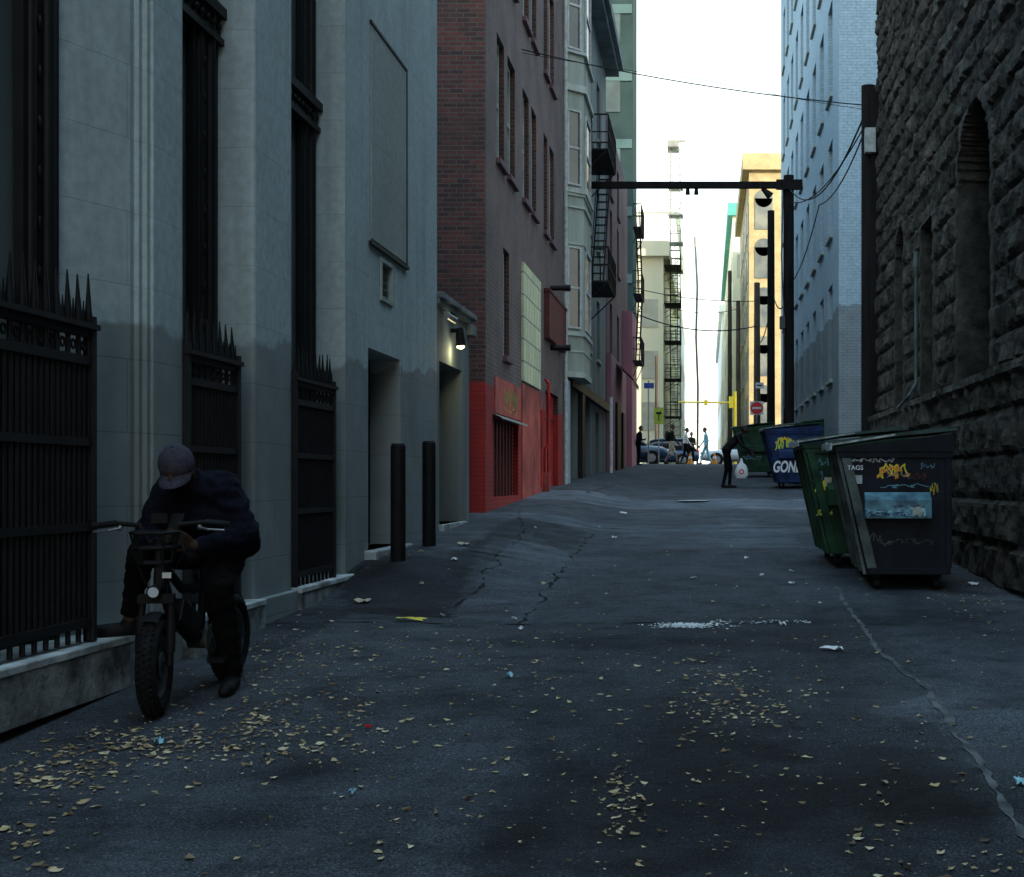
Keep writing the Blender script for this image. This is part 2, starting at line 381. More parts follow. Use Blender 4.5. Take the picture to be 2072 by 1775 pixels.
def ribbon(mb,pts,w,wob=.04,lift=.005,seed=0,step=.04,mi=0,full=False):
    P=[]
    for i in range(len(pts)-1):
        a,b=Vector(pts[i]),Vector(pts[i+1]); n=max(2,int((b-a).length/step))
        for k in range(n): P.append(a.lerp(b,k/n))
    P.append(Vector(pts[-1])); vs=[];fs=[]
    for i,p in enumerate(P):
        d=(P[min(i+1,len(P)-1)]-P[max(i-1,0)]).normalized(); nn=Vector((-d.y,d.x))
        q=p+nn*wob*noise.noise(Vector((p.x*2+seed,p.y*2,1)))*2+nn*wob*.8*noise.noise(Vector((p.x*11+seed,p.y*11,1)))
        if full: ww=w*(.75+.9*noise.noise(Vector((p.x*5,p.y*5,seed+5)))+.4*noise.noise(Vector((p.x*20,p.y*20,seed))))
        else: ww=w*max(.0,(.45+1.9*noise.noise(Vector((p.x*5,p.y*5,seed+5)))+.6*noise.noise(Vector((p.x*20,p.y*20,seed)))))
        for s in (-1,1):
            r=q+nn*max(.001,ww)*.5*s; vs.append((r.x,r.y,g(r.x,r.y)+lift))
        if i: fs.append((2*i-2,2*i-1,2*i+1,2*i))
    mb.add(vs,fs,mi)
cr=MB()
for k,(pl,w) in enumerate([([(690,1238),(905,1250),(985,1180),(1060,1100),(1050,1060)],.03),([(1060,1262),(1110,1190),(1160,1130),(1200,1085)],.03),
    ([(470,1275),(560,1262),(700,1260),(1000,1266),(1300,1262),(1750,1258)],.03),([(720,1152),(930,1150),(1135,1150)],.03),([(900,1075),(1100,1070),(1350,1072),(1620,1066)],.05),
    ([(1050,1050),(1250,1040)],.05),([(1190,1015),(1250,990)],.06),([(700,1200),(760,1172),(930,1168)],.025)]):
    ribbon(cr,[UV(*q) for q in pl],w,seed=k)
cr.obj('road_joints',['crack'],kind='structure')
sm=MB(); ribbon(sm,[UV(*q) for q in [(1690,1185),(1722,1240),(1765,1300),(1815,1350),(1880,1400),(1930,1480),(2000,1590),(2085,1700)]],.045,.02,.006,3,full=True)
sm.obj('road_gutter_seam',['seam'],kind='structure')

# ---------------------------------------------------------------- left limestone building
FX=-3.45; WX=-3.73
B=thing('limestone_building','tall pale limestone building with deep piers and tall dark windows','building',(-8,9,.3))
TOP=9.6
mb=MB(); mb.prism([(-3.95,7.97),(WX,7.97),(-3.70,8.03),(-3.53,8.47),(-3.53,8.53),(-3.50,8.53),(-3.50,8.58),(-3.47,8.58),(-3.47,8.63),(FX,8.63),(FX,9.11),(-3.95,9.11)],.0,TOP); mb.obj('pier',['stone'],B,bevel=.006)
mb=MB(); mb.prism([(-3.95,10.56),(FX-.02,10.56),(FX,10.58),(FX,11.5),(-3.95,11.5)],.0,TOP); mb.obj('pier',['stone'],B,bevel=.012)
mb=MB(); facade(mb,'x',FX,1,13.2,17.7,0,TOP,[(14.1,15.58,.8,2.87),(14.64,15.14,3.45,3.84)],.34)
mb.quad((FX,13.2,0),(-3.95,13.2,0),(-3.95,13.2,TOP),(FX,13.2,TOP)); mb.quad((FX,17.7,0),(-9,17.7,0),(-9,17.7,TOP),(FX,17.7,TOP))
mb.obj('wall',['stone'],B)
mb=MB(); mb.box(-14,-4.0,-8,17.68,-1,TOP); mb.obj('core_wall',['stone'],B)
mb=MB(); mb.box(-3.95,FX,-8,3.0,-1,TOP); mb.obj('pier',['stone'],B)
mb=MB(); mb.box(FX-.36,FX-.345,14.0,15.7,.7,2.95); mb.obj('door',['black'],B)
mb=MB(); mb.box(FX-.33,FX+.12,13.95,15.7,.60,.80); mb.obj('doorstep',['ledge'],B,bevel=.015)
mb=MB(); mb.box(FX-.30,FX-.2,14.64,15.14,3.45,3.84,1)
for i in range(5):
    z=3.49+i*.075; mb.add([(FX-.02,14.66,z),(FX-.02,15.12,z),(FX-.06,15.12,z+.03),(FX-.06,14.66,z+.03)],[(0,1,2,3)],0)
for (a,b,c,d) in ((14.6,14.65,3.42,3.87),(15.13,15.18,3.42,3.87),(14.65,15.13,3.42,3.46),(14.65,15.13,3.83,3.87)): mb.box(FX-.05,FX+.02,a,b,c,d,0)
mb.obj('vent',['creamtrim','black'],B)
mb=MB(); mb.box(FX+.002,FX+.012,14.2,15.84,4.0,6.19,0)
mb.box(FX+.002,FX+.035,14.12,15.9,3.93,3.965,1); mb.box(FX+.002,FX+.022,14.16,15.88,6.2,6.23,1); mb.box(FX+.002,FX+.02,15.85,15.88,3.97,6.19,1)  # dark strips paint the shadow line around the panel
mb.obj('panel',[brick('panel_render',(.38,.42,.385),(.38,.42,.385),(.38,.42,.385),w=5,h=5,grime=.15),'bronze'],B)
for (a0,a1,jl,jr) in ((3.0,7.97,.1,.42),(9.11,10.56,.3,.5),(11.5,13.2,.3,.45)):
    mb=MB(); mb.box(-3.9,WX-.06,a0,a1,.3,TOP-.7); w=mb.obj('window',['glassn'],B)
    f=MB(); f.box(WX-.05,WX,a1-jr,a1-.002,.3,TOP-.7); f.cyl((WX,a1-jr*.35,.4),(WX,a1-jr*.35,TOP-.7),.045,n=10); f.cyl((WX,a1-jr*.8,.4),(WX,a1-jr*.8,TOP-.7),.03,n=10)
    f.box(WX-.05,WX,a0+.002,a0+jl,.3,TOP-.7)
    f.box(WX-.05,WX+.02,a0,a1,4.85,5.1); f.box(WX-.05,WX+.07,a0,a1,5.02,5.10); f.box(WX-.05,WX+.05,a0,a1,4.82,4.87)
    for i in range(int((a1-a0)/.12)): f.ell((WX+.03,a0+.06+i*.12,4.95),(.025,.03,.03),0,8,5)
    for i in range(30): f.ell((WX+.003,a1-jr*.57,.7+i*.28),(.012,.022,.05),0,6,4)
    f.box(WX-.05,WX-.01,a0,a1,.3,2.2)
    f.obj('frame',['bronze'],w)
    mb=MB(); mb.box(-3.93,FX-.08,a0,a1,TOP-.7,TOP); mb.obj('lintel',['stone'],B)
def ledge(y0,y1,first=False):
    mb=MB(); mb.box(-3.75,-3.36,y0,y1,.30,.60,1); mb.box(-3.75,-3.355,y0-.003,y1+.003,.56,.606,0); mb.box(-3.75,-3.47,y0,y1,-.2,.30,2)  # black lower box paints the shade in the gap under the overhang
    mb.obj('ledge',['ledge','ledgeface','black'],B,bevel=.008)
ledge(2.5,8.34); ledge(9.12,10.55)
mb=MB(); mb.box(-3.6,-3.37,11.51,14.0,.2,.60,1); mb.box(-3.75,-3.36,11.505,13.9,.57,.62,0); mb.obj('ledge',['ledge','ledgeface'],B,bevel=.01)
mb=MB(); mb.box(-3.7,-3.40,10.5,11.55,0,.60,0); mb.obj('plinth',['stone'],B,bevel=.01)
# fences
def fence(y0,y1,k):
    X=-3.44
    e=thing('iron_fence','black spiked iron fence panel on a stone ledge before a window','fence',(X,(y0+y1)/2,.6),group='spiked iron fence panels along the building')
    r=MB()
    for z,h in ((2.33,.03),(2.17,.025),(1.72,.022),(1.25,.022),(.72,.025)): r.box(X-.02,X+.02,y0,y1,z-h,z+h)
    r.box(X-.03,X+.03,y0-.02,y0+.02,.61,2.42); r.box(X-.03,X+.03,y1-.02,y1+.02,.61,2.42)
    r.box(X-.03,X+.045,y0-.03,y1+.035,2.345,2.375)
    r.obj('rail',['iron'],e)
    p=MB(); n=int((y1-y0)/.062); 
    for i in range(n+1):
        y=y0+.02+(y1-y0-.04)*i/n; tall=(i%2==0)
        p.cyl((X,y,.62 if tall else .72),(X,y,2.36 if tall else 2.16),.015,n=6)
        if tall:
            p.cyl((X,y,2.37),(X,y,2.43),.021,.023,6); p.cyl((X,y,2.43),(X+random.uniform(-.008,.008),y+random.uniform(-.006,.006),2.64+random.uniform(-.02,.02)),.021,.004,6)
        else:
            p.cyl((X,y,2.37),(X,y,2.50),.012,.003,6)
            if i+1<=n: p.torus((X,y,2.25),(1,0,0),.024,.007,12,5)
    p.obj('pickets',['iron'],e)
fence(3.2,7.72,0); fence(9.14,10.12,1); fence(11.53,12.72,2)

# annex between buildings
A=thing('low_annex','low grey annex with cornice and deep doorway between buildings','building',(-5,19,.9))
mb=MB(); facade(mb,'x',-3.47,1,17.72,20.2,0,3.8,[(17.95,19.62,.94,3.07)],.42)
mb.quad((-3.47,20.2,0),(-8,20.2,0),(-8,20.2,3.8),(-3.47,20.2,3.8)); mb.quad((-3.47,17.72,3.8),(-8,17.72,3.8),(-8,20.2,3.8),(-3.47,20.2,3.8))
mb.obj('wall',['greyshade'],A)
mb=MB(); mb.box(-8,-3.42,17.73,20.3,3.78,3.86); mb.box(-8,-3.38,17.73,20.36,3.86,3.94); mb.box(-3.5,-3.38,20.0,20.34,3.62,3.78); mb.obj('cornice',['greyshade'],A,bevel=.01)
mb=MB(); mb.box(-3.93,-3.9,17.9,19.7,.9,3.1); mb.obj('door',['greyshade'],A)
mb=MB(); mb.box(-3.85,-3.40,17.9,19.75,.85,.94); mb.obj('doorstep',['ledge'],A)
L=thing('wall_lamp','lit outdoor wall lamp with a dark hood on a grey wall','lamp',(-3.47,18.75,3.45))
mb=MB(); mb.cyl((-3.47,18.75,3.55),(-3.36,18.75,3.55),.03); mb.cyl((-3.35,18.75,3.58),(-3.33,18.75,3.34),.05,.07,12); mb.obj('lamp_hood',['black'],L)
mb=MB(); mb.ell((-3.335,18.75,3.33),(.055,.055,.03)); mb.obj('bulb',['lampglow'],L)
ld=bpy.data.lights.new('lamp_light','POINT'); ld.energy=5; ld.color=(1,.9,.5); ld.shadow_soft_size=.05
lo=bpy.data.objects.new('lamp_light',ld); col.objects.link(lo); lo.parent=L; lo.location=(.14,0,-.20)
mb=MB(); mb.cyl((-3.47,18.1,3.72),(-3.36,18.1,3.70),.02); mb.cyl((-3.38,17.98,3.66),(-3.34,18.35,3.64),.045,.045,12); mb.obj('security_camera',['steel'],label='small grey tubular security camera on the annex wall',cat='camera')

# bollards
bol=thing('bollard','black round steel bollard beside the doorway','bollard',(-3.10,13.9,g(-3.1,13.9)),group='black bollards by the doorway')
mb=MB(); mb.cyl((0,0,-.05),(0,0,1.15),.075,.075,20); mb.cyl((0,0,1.15),(0,0,1.175),.075,.062,20); bp=mb.obj('post',['black'],bol,world=False)
mb=MB(); mb.torus((0,0,1.12),(0,0,1),.075,.004,20,6); bq=mb.obj('band',['bronze'],bol,world=False)
b2=bol.copy(); col.objects.link(b2); b2.location=(-3.11,15.5,g(-3.11,15.5))
for p in (bp,bq):
    c=p.copy(); col.objects.link(c); c.parent=b2

# ---------------------------------------------------------------- brick building
BR=-3.5
B=thing('brick_building','weathered brown brick building with red painted ground floor','building',(-8,28,1.0))
wins=[]
for (a,b) in ((23.06,23.9),(24.3,25.25),(26.3,27.2),(27.6,28.4),(29.7,30.4),(30.8,31.7)):
    for z0 in (6.9,10.35): wins.append((a,b,z0,z0+2.1))
wins.append((23.8,24.5,3.67,5.54))
shut=(22.7,25.7,1.25,2.55)
gb=(26.1,28.8,3.41,5.65); dr=(30.0,32.6,1.0,3.5)
BT=13.4
mb=MB(); facade(mb,'x',BR,1,21.9,33.6,0,BT,wins+[shut,dr],.16)
mb.quad((BR,21.9,0),(-14,21.9,0),(-14,21.9,BT),(BR,21.9,BT)); mb.quad((BR,33.6,0),(-14,33.6,0),(-14,33.6,BT),(BR,33.6,BT)); mb.quad((BR,21.9,BT),(-14,21.9,BT),(-14,33.6,BT),(BR,33.6,BT)); mb.quad((-14,21.9,0),(-14,33.6,0),(-14,33.6,BT),(-14,21.9,BT))
mb.obj('wall',['brick'],B)
for i,w in enumerate(wins): windowx(B,BR,1,*w,.14,glass=('curtain' if i%3==0 else 'glassg'),frame='creamtrim',sill='mauve',fw=.07)
mb=MB(); mb.box(BR-.16,BR-.13,shut[0],shut[1],1.2,2.6,0)
for i in range(18):
    z=1.27+i*.07; mb.box(BR-.13,BR-.09,shut[0]+.02,shut[1]-.02,z,z+.045,0)
for i in range(1,8): y=shut[0]+i*(3.0/8); mb.box(BR-.09,BR-.06,y-.02,y+.02,1.25,2.55,0)
mb.obj('shutter',['darkred'],B)
mb=MB(); mb.add([(BR+.002,22.62,2.62),(BR+.002,25.8,2.62),(BR+.16,25.8,2.55),(BR+.16,22.62,2.55)],[(0,1,2,3)],0); mb.box(BR+.15,BR+.165,22.62,25.8,2.53,2.56,0); mb.obj('awning',['creamtrim'],B)
mb=MB(); mb.box(BR+.002,BR+.02,26.15,29.3,g(-3.5,27)-.1,3.36,0); mb.obj('painted_panel',['redorange'],B)
mb=MB(); mb.box(BR+.002,BR+.05,gb[0],gb[1],gb[2],gb[3],0); mb.obj('block_window',['glassblock'],B)
mb=MB(); mb.box(BR-.16,BR-.12,dr[0],dr[1],1.0,3.5,0); mb.box(BR-.12,BR-.08,31.28,31.32,1.0,3.5,1); mb.box(BR-.12,BR-.09,30.05,32.55,2.9,2.95,1); mb.obj('door',['redpaint','darkred'],B)
mb=MB(); mb.box(BR+.002,BR+.12,29.75,33.3,4.6,5.6,0); mb.box(BR+.002,BR+.14,29.7,33.35,5.6,5.66,0); mb.obj('duct_box',['darkred'],B)
for z in (5.84,4.50):
    mb=MB(); mb.cyl((BR-.1,31.0,z),(-3.08,31.0,z),.06,.06,12); mb.cyl((-3.2,31.0,z),(-3.05,31.0,z),.075,.075,12); mb.obj('vent_pipe',['bronze'],B)
mb=MB(); mb.tube([(BR+.05,29.6,1.2),(BR+.05,29.6,2.2),(BR+.12,29.6,2.3),(BR+.12,29.6,3.6),(BR+.05,29.6,3.7)],.035); mb.tube([(BR+.04,29.0,1.4),(BR+.04,29.0,3.0)],.025); mb.obj('drain_pipe',['redpaint'],B)
mb=MB(); mb.box(BR+.002,BR+.15,29.4,29.65,1.25,1.7); mb.obj('meter_box',['redorange'],B)
mb=MB(); mb.box(BR+.004,BR+.02,22.8,25.9,2.64,3.25,0)
mb.obj('sign_board',['redorange'],B)
def ribx(mb,X,pts,w,mi=0,sg=1):
    for i in range(len(pts)-1):
        a=Vector(pts[i]);b=Vector(pts[i+1]); d=(b-a).normalized(); n=Vector((-d.y,d.x))*w*.5; e=d*w*.25; a=a-e;b=b+e
        mb.quad((X,a.x+n.x,a.y+n.y),(X,b.x+n.x,b.y+n.y),(X,b.x-n.x,b.y-n.y),(X,a.x-n.x,a.y-n.y),mi); X+=.0003*sg
mb=MB(); rr=random.Random(4)
for k in range(5):
    y=23.75+k*.34; j=lambda: rr.uniform(-.06,.06)
    ribx(mb,BR+.024,[(y+j(),2.82+j()),(y+.03,3.10+j()),(y+.14+j(),2.92+j()),(y+.25,3.10+j()),(y+.22+j(),2.80+j())],.03,0); ribx(mb,BR+.028,[(y-.02,2.75+j()),(y+.2,2.75+j())],.015,1)
mb.obj('lettering',['dullgreen','yellow'],B)

# ---------------------------------------------------------------- bay window building
B=thing('bay_window_building','cream grey building with tall projecting bay window stack','building',(-8,40,1.4))
WXB=-3.5
ww=[(37.6,38.5,z,z+1.9) for z in (5.4,8.9,12.4)]+[(40.5,41.6,z,z+1.9) for z in (5.4,8.9,12.4)]+[(44,45.2,z,z+1.9) for z in (5.4,8.9,12.4)]
base=[(34.6,37.4,1.3,3.9),(38.6,41.6,1.45,3.9),(43.5,44.8,1.5,3.7)]
mb=MB(); facade(mb,'x',WXB,1,33.65,48,0,15.6,ww+base,.5)
mb.quad((WXB,33.65,0),(-14,33.65,0),(-14,33.65,15.6),(WXB,33.65,15.6)); mb.quad((WXB,48,0),(-14,48,0),(-14,48,15.6),(WXB,48,15.6)); mb.quad((WXB,33.65,15.6),(-14,33.65,15.6),(-14,48,15.6),(WXB,48,15.6))
mb.obj('wall',['greyshade'],B)
for w in ww: windowx(B,WXB,1,*w,.14,glass='glassg',frame='creamtrim',sill='creamtrim')
for b_ in base:
    mb=MB(); mb.box(WXB-.5,WXB-.46,b_[0],b_[1],b_[2],b_[3]); mb.obj('door',['black'],B)
mb=MB(); mb.box(WXB+.002,WXB+.1,33.75,34.5,1.2,4.0); mb.obj('pilaster',['paleblue'],B)
mb=MB(); mb.box(WXB+.002,WXB+.14,37.5,38.3,1.3,3.9); mb.obj('pilaster',['bronze'],B)
mb=MB(); mb.box(WXB+.002,WXB+.16,34.6,48,3.9,4.15); mb.obj('moulding',['bronze'],B)
poly=[(WXB+.0,33.9),(-3.06,34.35),(-3.06,36.5),(WXB,36.95)]
bay=MB(); bay.prism(poly,4.2,15.3); bo=bay.obj('bay',['cream'],B)
def scaled(poly,e):
    return [(WXB,poly[0][1]-e*1.2),(poly[1][0]+e,poly[1][1]-e*.5),(poly[2][0]+e,poly[2][1]+e*.5),(WXB,poly[3][1]+e*1.2)]
for z0,z1,e in ((4.08,4.22,.03),(8.55,8.62,.04),(8.25,8.3,.05),(8.62,8.74,.08),(11.25,11.3,.05),(12.05,12.12,.08),(11.12,11.25,.08),(5.1,5.2,.05),(14.9,15.3,.12),(7.35,7.4,.03),(4.7,4.74,.02)):
    mb=MB(); mb.prism(scaled(poly,e),z0,z1); mb.obj('moulding',['creamtrim'],bo)
a=Vector((WXB,33.9,0)); b=Vector((-3.06,34.35,0)); d=(b-a).normalized(); nrm=Vector((d.y,-d.x,0))
def angwin(z0,z1,s0,s1,a,d,nrm,gl):
    def P(s,z,o): q=a+d*s+nrm*o; return (q.x,q.y,z)
    def slab(mb,s0,s1,z0,z1,o0,o1):
        vs=[P(s,z,o) for z in (z0,z1) for o in (o0,o1) for s in (s0,s1)]
        mb.add(vs,[(0,2,3,1),(4,5,7,6),(0,1,5,4),(2,6,7,3),(0,4,6,2),(1,3,7,5)])
    mb=MB(); slab(mb,s0,s1,z0,z1,.002,.01); w=mb.obj('window',[gl],bo)
    f=MB(); t=.045
    slab(f,s0-t,s0,z0-t,z1+t,.002,.05); slab(f,s1,s1+t,z0-t,z1+t,.002,.05); slab(f,s0,s1,z1,z1+t,.002,.05); slab(f,s0,s1,z0-t,z0,.002,.05); slab(f,s0,s1,(z0+z1)/2-.03,(z0+z1)/2+.03,.011,.04)
    f.obj('frame',['boxgrey'],w)
for z0,z1,gl in ((5.32,7.25,'glass'),(8.85,10.62,'glassg'),(12.2,14.3,'glassg')):
    angwin(z0,z1,.13,.48,a,d,nrm,gl)
    a2=Vector((-3.06,34.35,0)); angwin(z0,z1,.4,1.7,a2,Vector((0,1,0)),Vector((1,0,0)),gl)
mb=MB(); mb.box(-14,-3.05,33.7,48.2,15.6,15.8); mb.box(-14,-2.9,33.7,48.2,15.8,16.1); mb.obj('cornice',['greyshade'],B)
mb=MB(); mb.cyl((-3.44,33.72,1.3),(-3.44,33.72,15),.05); mb.obj('drain_pipe',['boxgrey'],B)
def fire_escape(name_label,x0,x1,y0,y1,levels,group=None,mat='iron'):
    e=thing('fire_escape',name_label,'fire escape',(x0,(y0+y1)/2,levels[0]),group=group)
    for k,z in enumerate(levels):
        p=MB(); p.box(x0,x1,y0,y1,z-.04,z)
        n=int((y1-y0)/.25)
        for i in range(n+1): y=y0+(y1-y0)*i/n; p.box(x1-.015,x1+.01,y-.012,y+.012,z,z+.95)
        for yy in (y0,y1): 
            for xx in np.linspace(x0+.05,x1,4): p.box(xx-.012,xx+.012,yy-.012,yy+.012,z,z+.95)
            p.box(x0,x1,yy-.02,yy+.02,z+.93,z+.97); p.box(x0,x1,yy-.015,yy+.015,z+.45,z+.48)
        p.box(x1-.02,x1+.015,y0,y1,z+.93,z+.97); p.box(x1-.02,x1+.015,y0,y1,z+.45,z+.48)
        p.cyl((x0,y0+.05,z-.7),(x1-.05,y0+.05,z-.04),.02,n=6); p.cyl((x0,y1-.05,z-.7),(x1-.05,y1-.05,z-.04),.02,n=6)
        p.obj('platform',[mat],e)
        if k+1<len(levels):
            z2=levels[k+1]; s=MB(); xa=x0+(x1-x0)*.35; xb=x0+(x1-x0)*.8; A0,A1=(y0+.15,y1-.2) if k%2==0 else (y1-.15,y0+.2)
            for xx in (xa,xb): s.cyl((xx,A0,z),(xx,A1,z2),.025,n=6); s.cyl((xx,A0,z+.8),(xx,A1,z2+.8),.015,n=6)
            nn=int((z2-z)/.25)
            for i in range(1,nn): t=i/nn; s.box(xa,xb,A0+(A1-A0)*t-.08,A0+(A1-A0)*t+.08,z+(z2-z)*t-.01,z+(z2-z)*t+.01)
            s.obj('stair',[mat],e)
    return e
fire_escape('black iron fire escape on the cream grey building',-3.48,-2.75,38.6,41.8,[7.1,10.8],'fire escapes on the alley walls')

# pink building
B=thing('pink_building','narrow mauve and pink building beside the alley','building',(-8,54,2))
mb=MB(); hs=[(50,51.2,z,z+1.8) for z in (6.2,9.6,12.3-.4)]+[(54,55.2,z,z+1.8) for z in (6.2,9.6,11.9)]
facade(mb,'x',-3.5,1,48.3,61,0,14.4,hs,.2,0); mb.quad((-3.5,48.3,0),(-14,48.3,0),(-14,48.3,14.4),(-3.5,48.3,14.4)); mb.quad((-3.5,61,0),(-14,61,0),(-14,61,14.4),(-3.5,61,14.4)); mb.quad((-3.5,48.3,14.4),(-14,48.3,14.4),(-14,61,14.4),(-3.5,61,14.4)); mb.obj('wall',['mauve'],B)
mb=MB(); mb.box(-3.498,-3.34,48.4,60.9,1.6,6.0); mb.obj('lower_wall',['pink'],B)
mb=MB(); mb.box(-3.498,-3.1,57.5,60.95,1.6,8.6); mb.obj('projecting_wall',['pink'],B)
for h in hs: windowx(B,-3.5,1,*h,.15,glass='glass',frame='black',sill='mauve')
mb=MB(); mb.add([(-3.33,51,5.9),(-3.33,55,5.9),(-2.7,55,5.3),(-2.7,51,5.3),(-2.7,51,5.1),(-2.7,55,5.1)],[(0,1,2,3),(3,2,5,4)]); mb.obj('awning',['black'],B)
for q in ((50.5,52.5,1.9,4.4),(54,55.2,2,4.2)):
    mb=MB(); mb.box(-3.33,-3.25,*q); mb.obj('door',['black'],B)
fire_escape('black iron fire escape on the pink building',-3.1,-2.75,58.0,60.8,[6.6,9.4,12.2],'fire escapes on the alley walls')
mb=MB(); mb.cyl((-3.05,44.2,1.6),(-3.05,44.2,4.2),.05); mb.obj('white_post',['wht'],label='white painted round post against the wall',cat='post')

# office tower
B=thing('office_tower','tall grey green office tower with glass bands','building',(-14,77,2.3))
mb=MB(); mb.box(-30,-4.05,76,80,2,32); mb.obj('wall',['tower'],B)
for z in np.arange(7,31,3.7):
    mb=MB(); mb.box(-29.5,-4.75,75.93,75.999,z,z+1.7); mb.obj('window',['towerwin'],B)
    mb=MB(); mb.box(-29.8,-4.1,75.9,75.999,z+1.7,z+2.2); mb.obj('band',['towerlight'],B)

# ---------------------------------------------------------------- right: white brick building
B=thing('white_brick_building','tall white painted brick building with rows of dark windows','building',(9,48,1.5))
hs=[]
for z0 in (4.2,8.0,11.7,15.4,19.1):
    for k in range(9):
        a0=36.3+k*2.75; hs.append((a0,a0+1.35,z0,z0+2.5))
TW=23
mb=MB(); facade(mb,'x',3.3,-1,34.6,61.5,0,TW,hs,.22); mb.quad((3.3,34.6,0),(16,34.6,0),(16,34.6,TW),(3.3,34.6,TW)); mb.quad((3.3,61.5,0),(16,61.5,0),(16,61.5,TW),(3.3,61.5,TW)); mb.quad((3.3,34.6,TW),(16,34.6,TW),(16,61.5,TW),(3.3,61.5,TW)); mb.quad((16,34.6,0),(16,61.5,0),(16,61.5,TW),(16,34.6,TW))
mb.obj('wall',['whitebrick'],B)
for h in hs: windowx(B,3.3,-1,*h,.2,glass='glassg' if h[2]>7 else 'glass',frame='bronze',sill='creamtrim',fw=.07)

# ---------------------------------------------------------------- right: rough stone building
SX=2.95
B=thing('stone_building','dark rough hewn sandstone building with arched windows','building',(9,14,.5))
ys2=np.arange(9.5,23.66,.04); zs2=np.arange(.0,10.0,.04)
OPN=[(15.15,.9,4.75,True),(18.3,.45,4.95,False),(20.9,.4,4.95,True),(11.5,.9,4.75,True)]
def odist(y,z):
    best=9
    for c,r,zt,arch in OPN:
        if z<2.62: continue
        if z<zt: d=abs(y-c)-r
        elif arch: d=math.hypot(y-c,z-zt)-r
        else: d=math.hypot(max(0,abs(y-c)-r),z-zt)
        best=min(best,d)
    return best
rv=[];rc=[]
for z in zs2:
    upper=z>2.62; ch=.34 if upper else .43; z00=2.62 if upper else 0.04
    ci=math.floor((z-z00)/ch); fz=(z-z00)/ch-ci
    random.seed(int(ci*13+ (1000 if upper else 0)))
    L_=random.choice((.45,.62,.8)) if upper else .95; off=random.random()*L_
    for y in ys2:
        yy=(y+off)/L_; yy+=.18*math.sin(yy*2.1+ci); k=math.floor(yy); fy=yy-k
        h=math.sin((k*12.9898+ci*78.233))*43758.5453; rr=h-math.floor(h)
        ez=min(fz,1-fz)*ch; ey=min(fy,1-fy)*L_
        e=min(ez,ey)+.012*noise.noise(Vector((y*8,z*8,4))); pil=ss(0,.06,e)
        x=SX+(.0 if upper else -.10)
        od=odist(y,z)
        if od<=0:
            x=SX+.42; cc=.35
        elif abs(z-2.56)<.07: 
            x=SX-.2+.03*noise.noise(Vector((y*4,z*9,0))); cc=1.35
        else:
            nn=noise.noise(Vector((y*3.0,z*4.5,k*7)))*.65+noise.noise(Vector((y*8,z*10,k+5)))*.35+noise.noise(Vector((y*22,z*22,2)))*.12
            am=.35+.65*ss(.16,.24,od)
            x-= pil*(.03+.045*rr+.075*nn)*am+(.03 if od<.18 else 0); cc=(.6+.7*rr)*(.6+.4*pil)
            if od<.18: cc=1.1
        rv.append((x,y,z)); rc+=[cc*1.02,cc,cc*.97,1]
ny=len(ys2); rf=[(j*ny+i,(j+1)*ny+i,(j+1)*ny+i+1,j*ny+i+1) for j in range(len(zs2)-1) for i in range(ny-1)]
me=bpy.data.meshes.new('wall'); me.from_pydata([(p[0]-9,p[1]-14,p[2]-.5) for p in rv],[],rf); ca=me.color_attributes.new('Col','FLOAT_COLOR','POINT'); ca.data.foreach_set('color',rc)
me.materials.append(M['rock']); wo=bpy.data.objects.new('rustic_wall',me); col.objects.link(wo); wo.parent=B
SH=13.0
rk2=plain('dark_sandstone',(.07,.063,.055),.95,.4,3,bump=.02)
mb=MB(); mb.box(SX+.5,22,-14,23.62,-1,SH); mb.box(SX,SX+.5,-14,9.5,-1,SH); mb.box(SX+.1,SX+.5,9.5,23.62,9.98,SH)
mb.quad((SX,23.6,0),(SX+.5,23.6,0),(SX+.5,23.6,9.98),(SX,23.6,9.98))
mb.obj('core_wall',[rk2],B)
mb=MB(); mb.box(7.5,21.9,-10,23.5,SH,24); mb.obj('unseen_sun_blocker',[rk2],B)  # added volume out of view, keeps sun off the white brick side wall
for (a0,a1,zt) in ((14.25,16.05,5.62),(17.85,18.75,4.95),(20.5,21.3,5.35),(10.6,12.4,5.62)):
    mb=MB(); mb.box(SX+.38,SX+.40,a0-.05,a1+.05,2.6,zt); w=mb.obj('window',['glass'],B)
    f=MB(); c=(a0+a1)/2; f.box(SX+.34,SX+.379,c-.03,c+.03,2.62,zt); f.box(SX+.34,SX+.379,a0,a1,4.0,4.08); f.box(SX+.34,SX+.379,a0,a0+.07,2.62,zt-.3); f.box(SX+.34,SX+.379,a1-.07,a1,2.62,zt-.3); f.obj('frame',['bronze'],w)
mb=MB(); mb.tube([(SX-.22,18.05,4.45),(SX-.22,18.05,2.78),(SX-.32,18.0,2.62),(SX-.34,18.9,2.5)],.022); mb.cyl((SX-.22,18.05,4.3),(SX-.22,18.05,4.5),.035); mb.obj('conduit_pipe',['bingrey'],B)

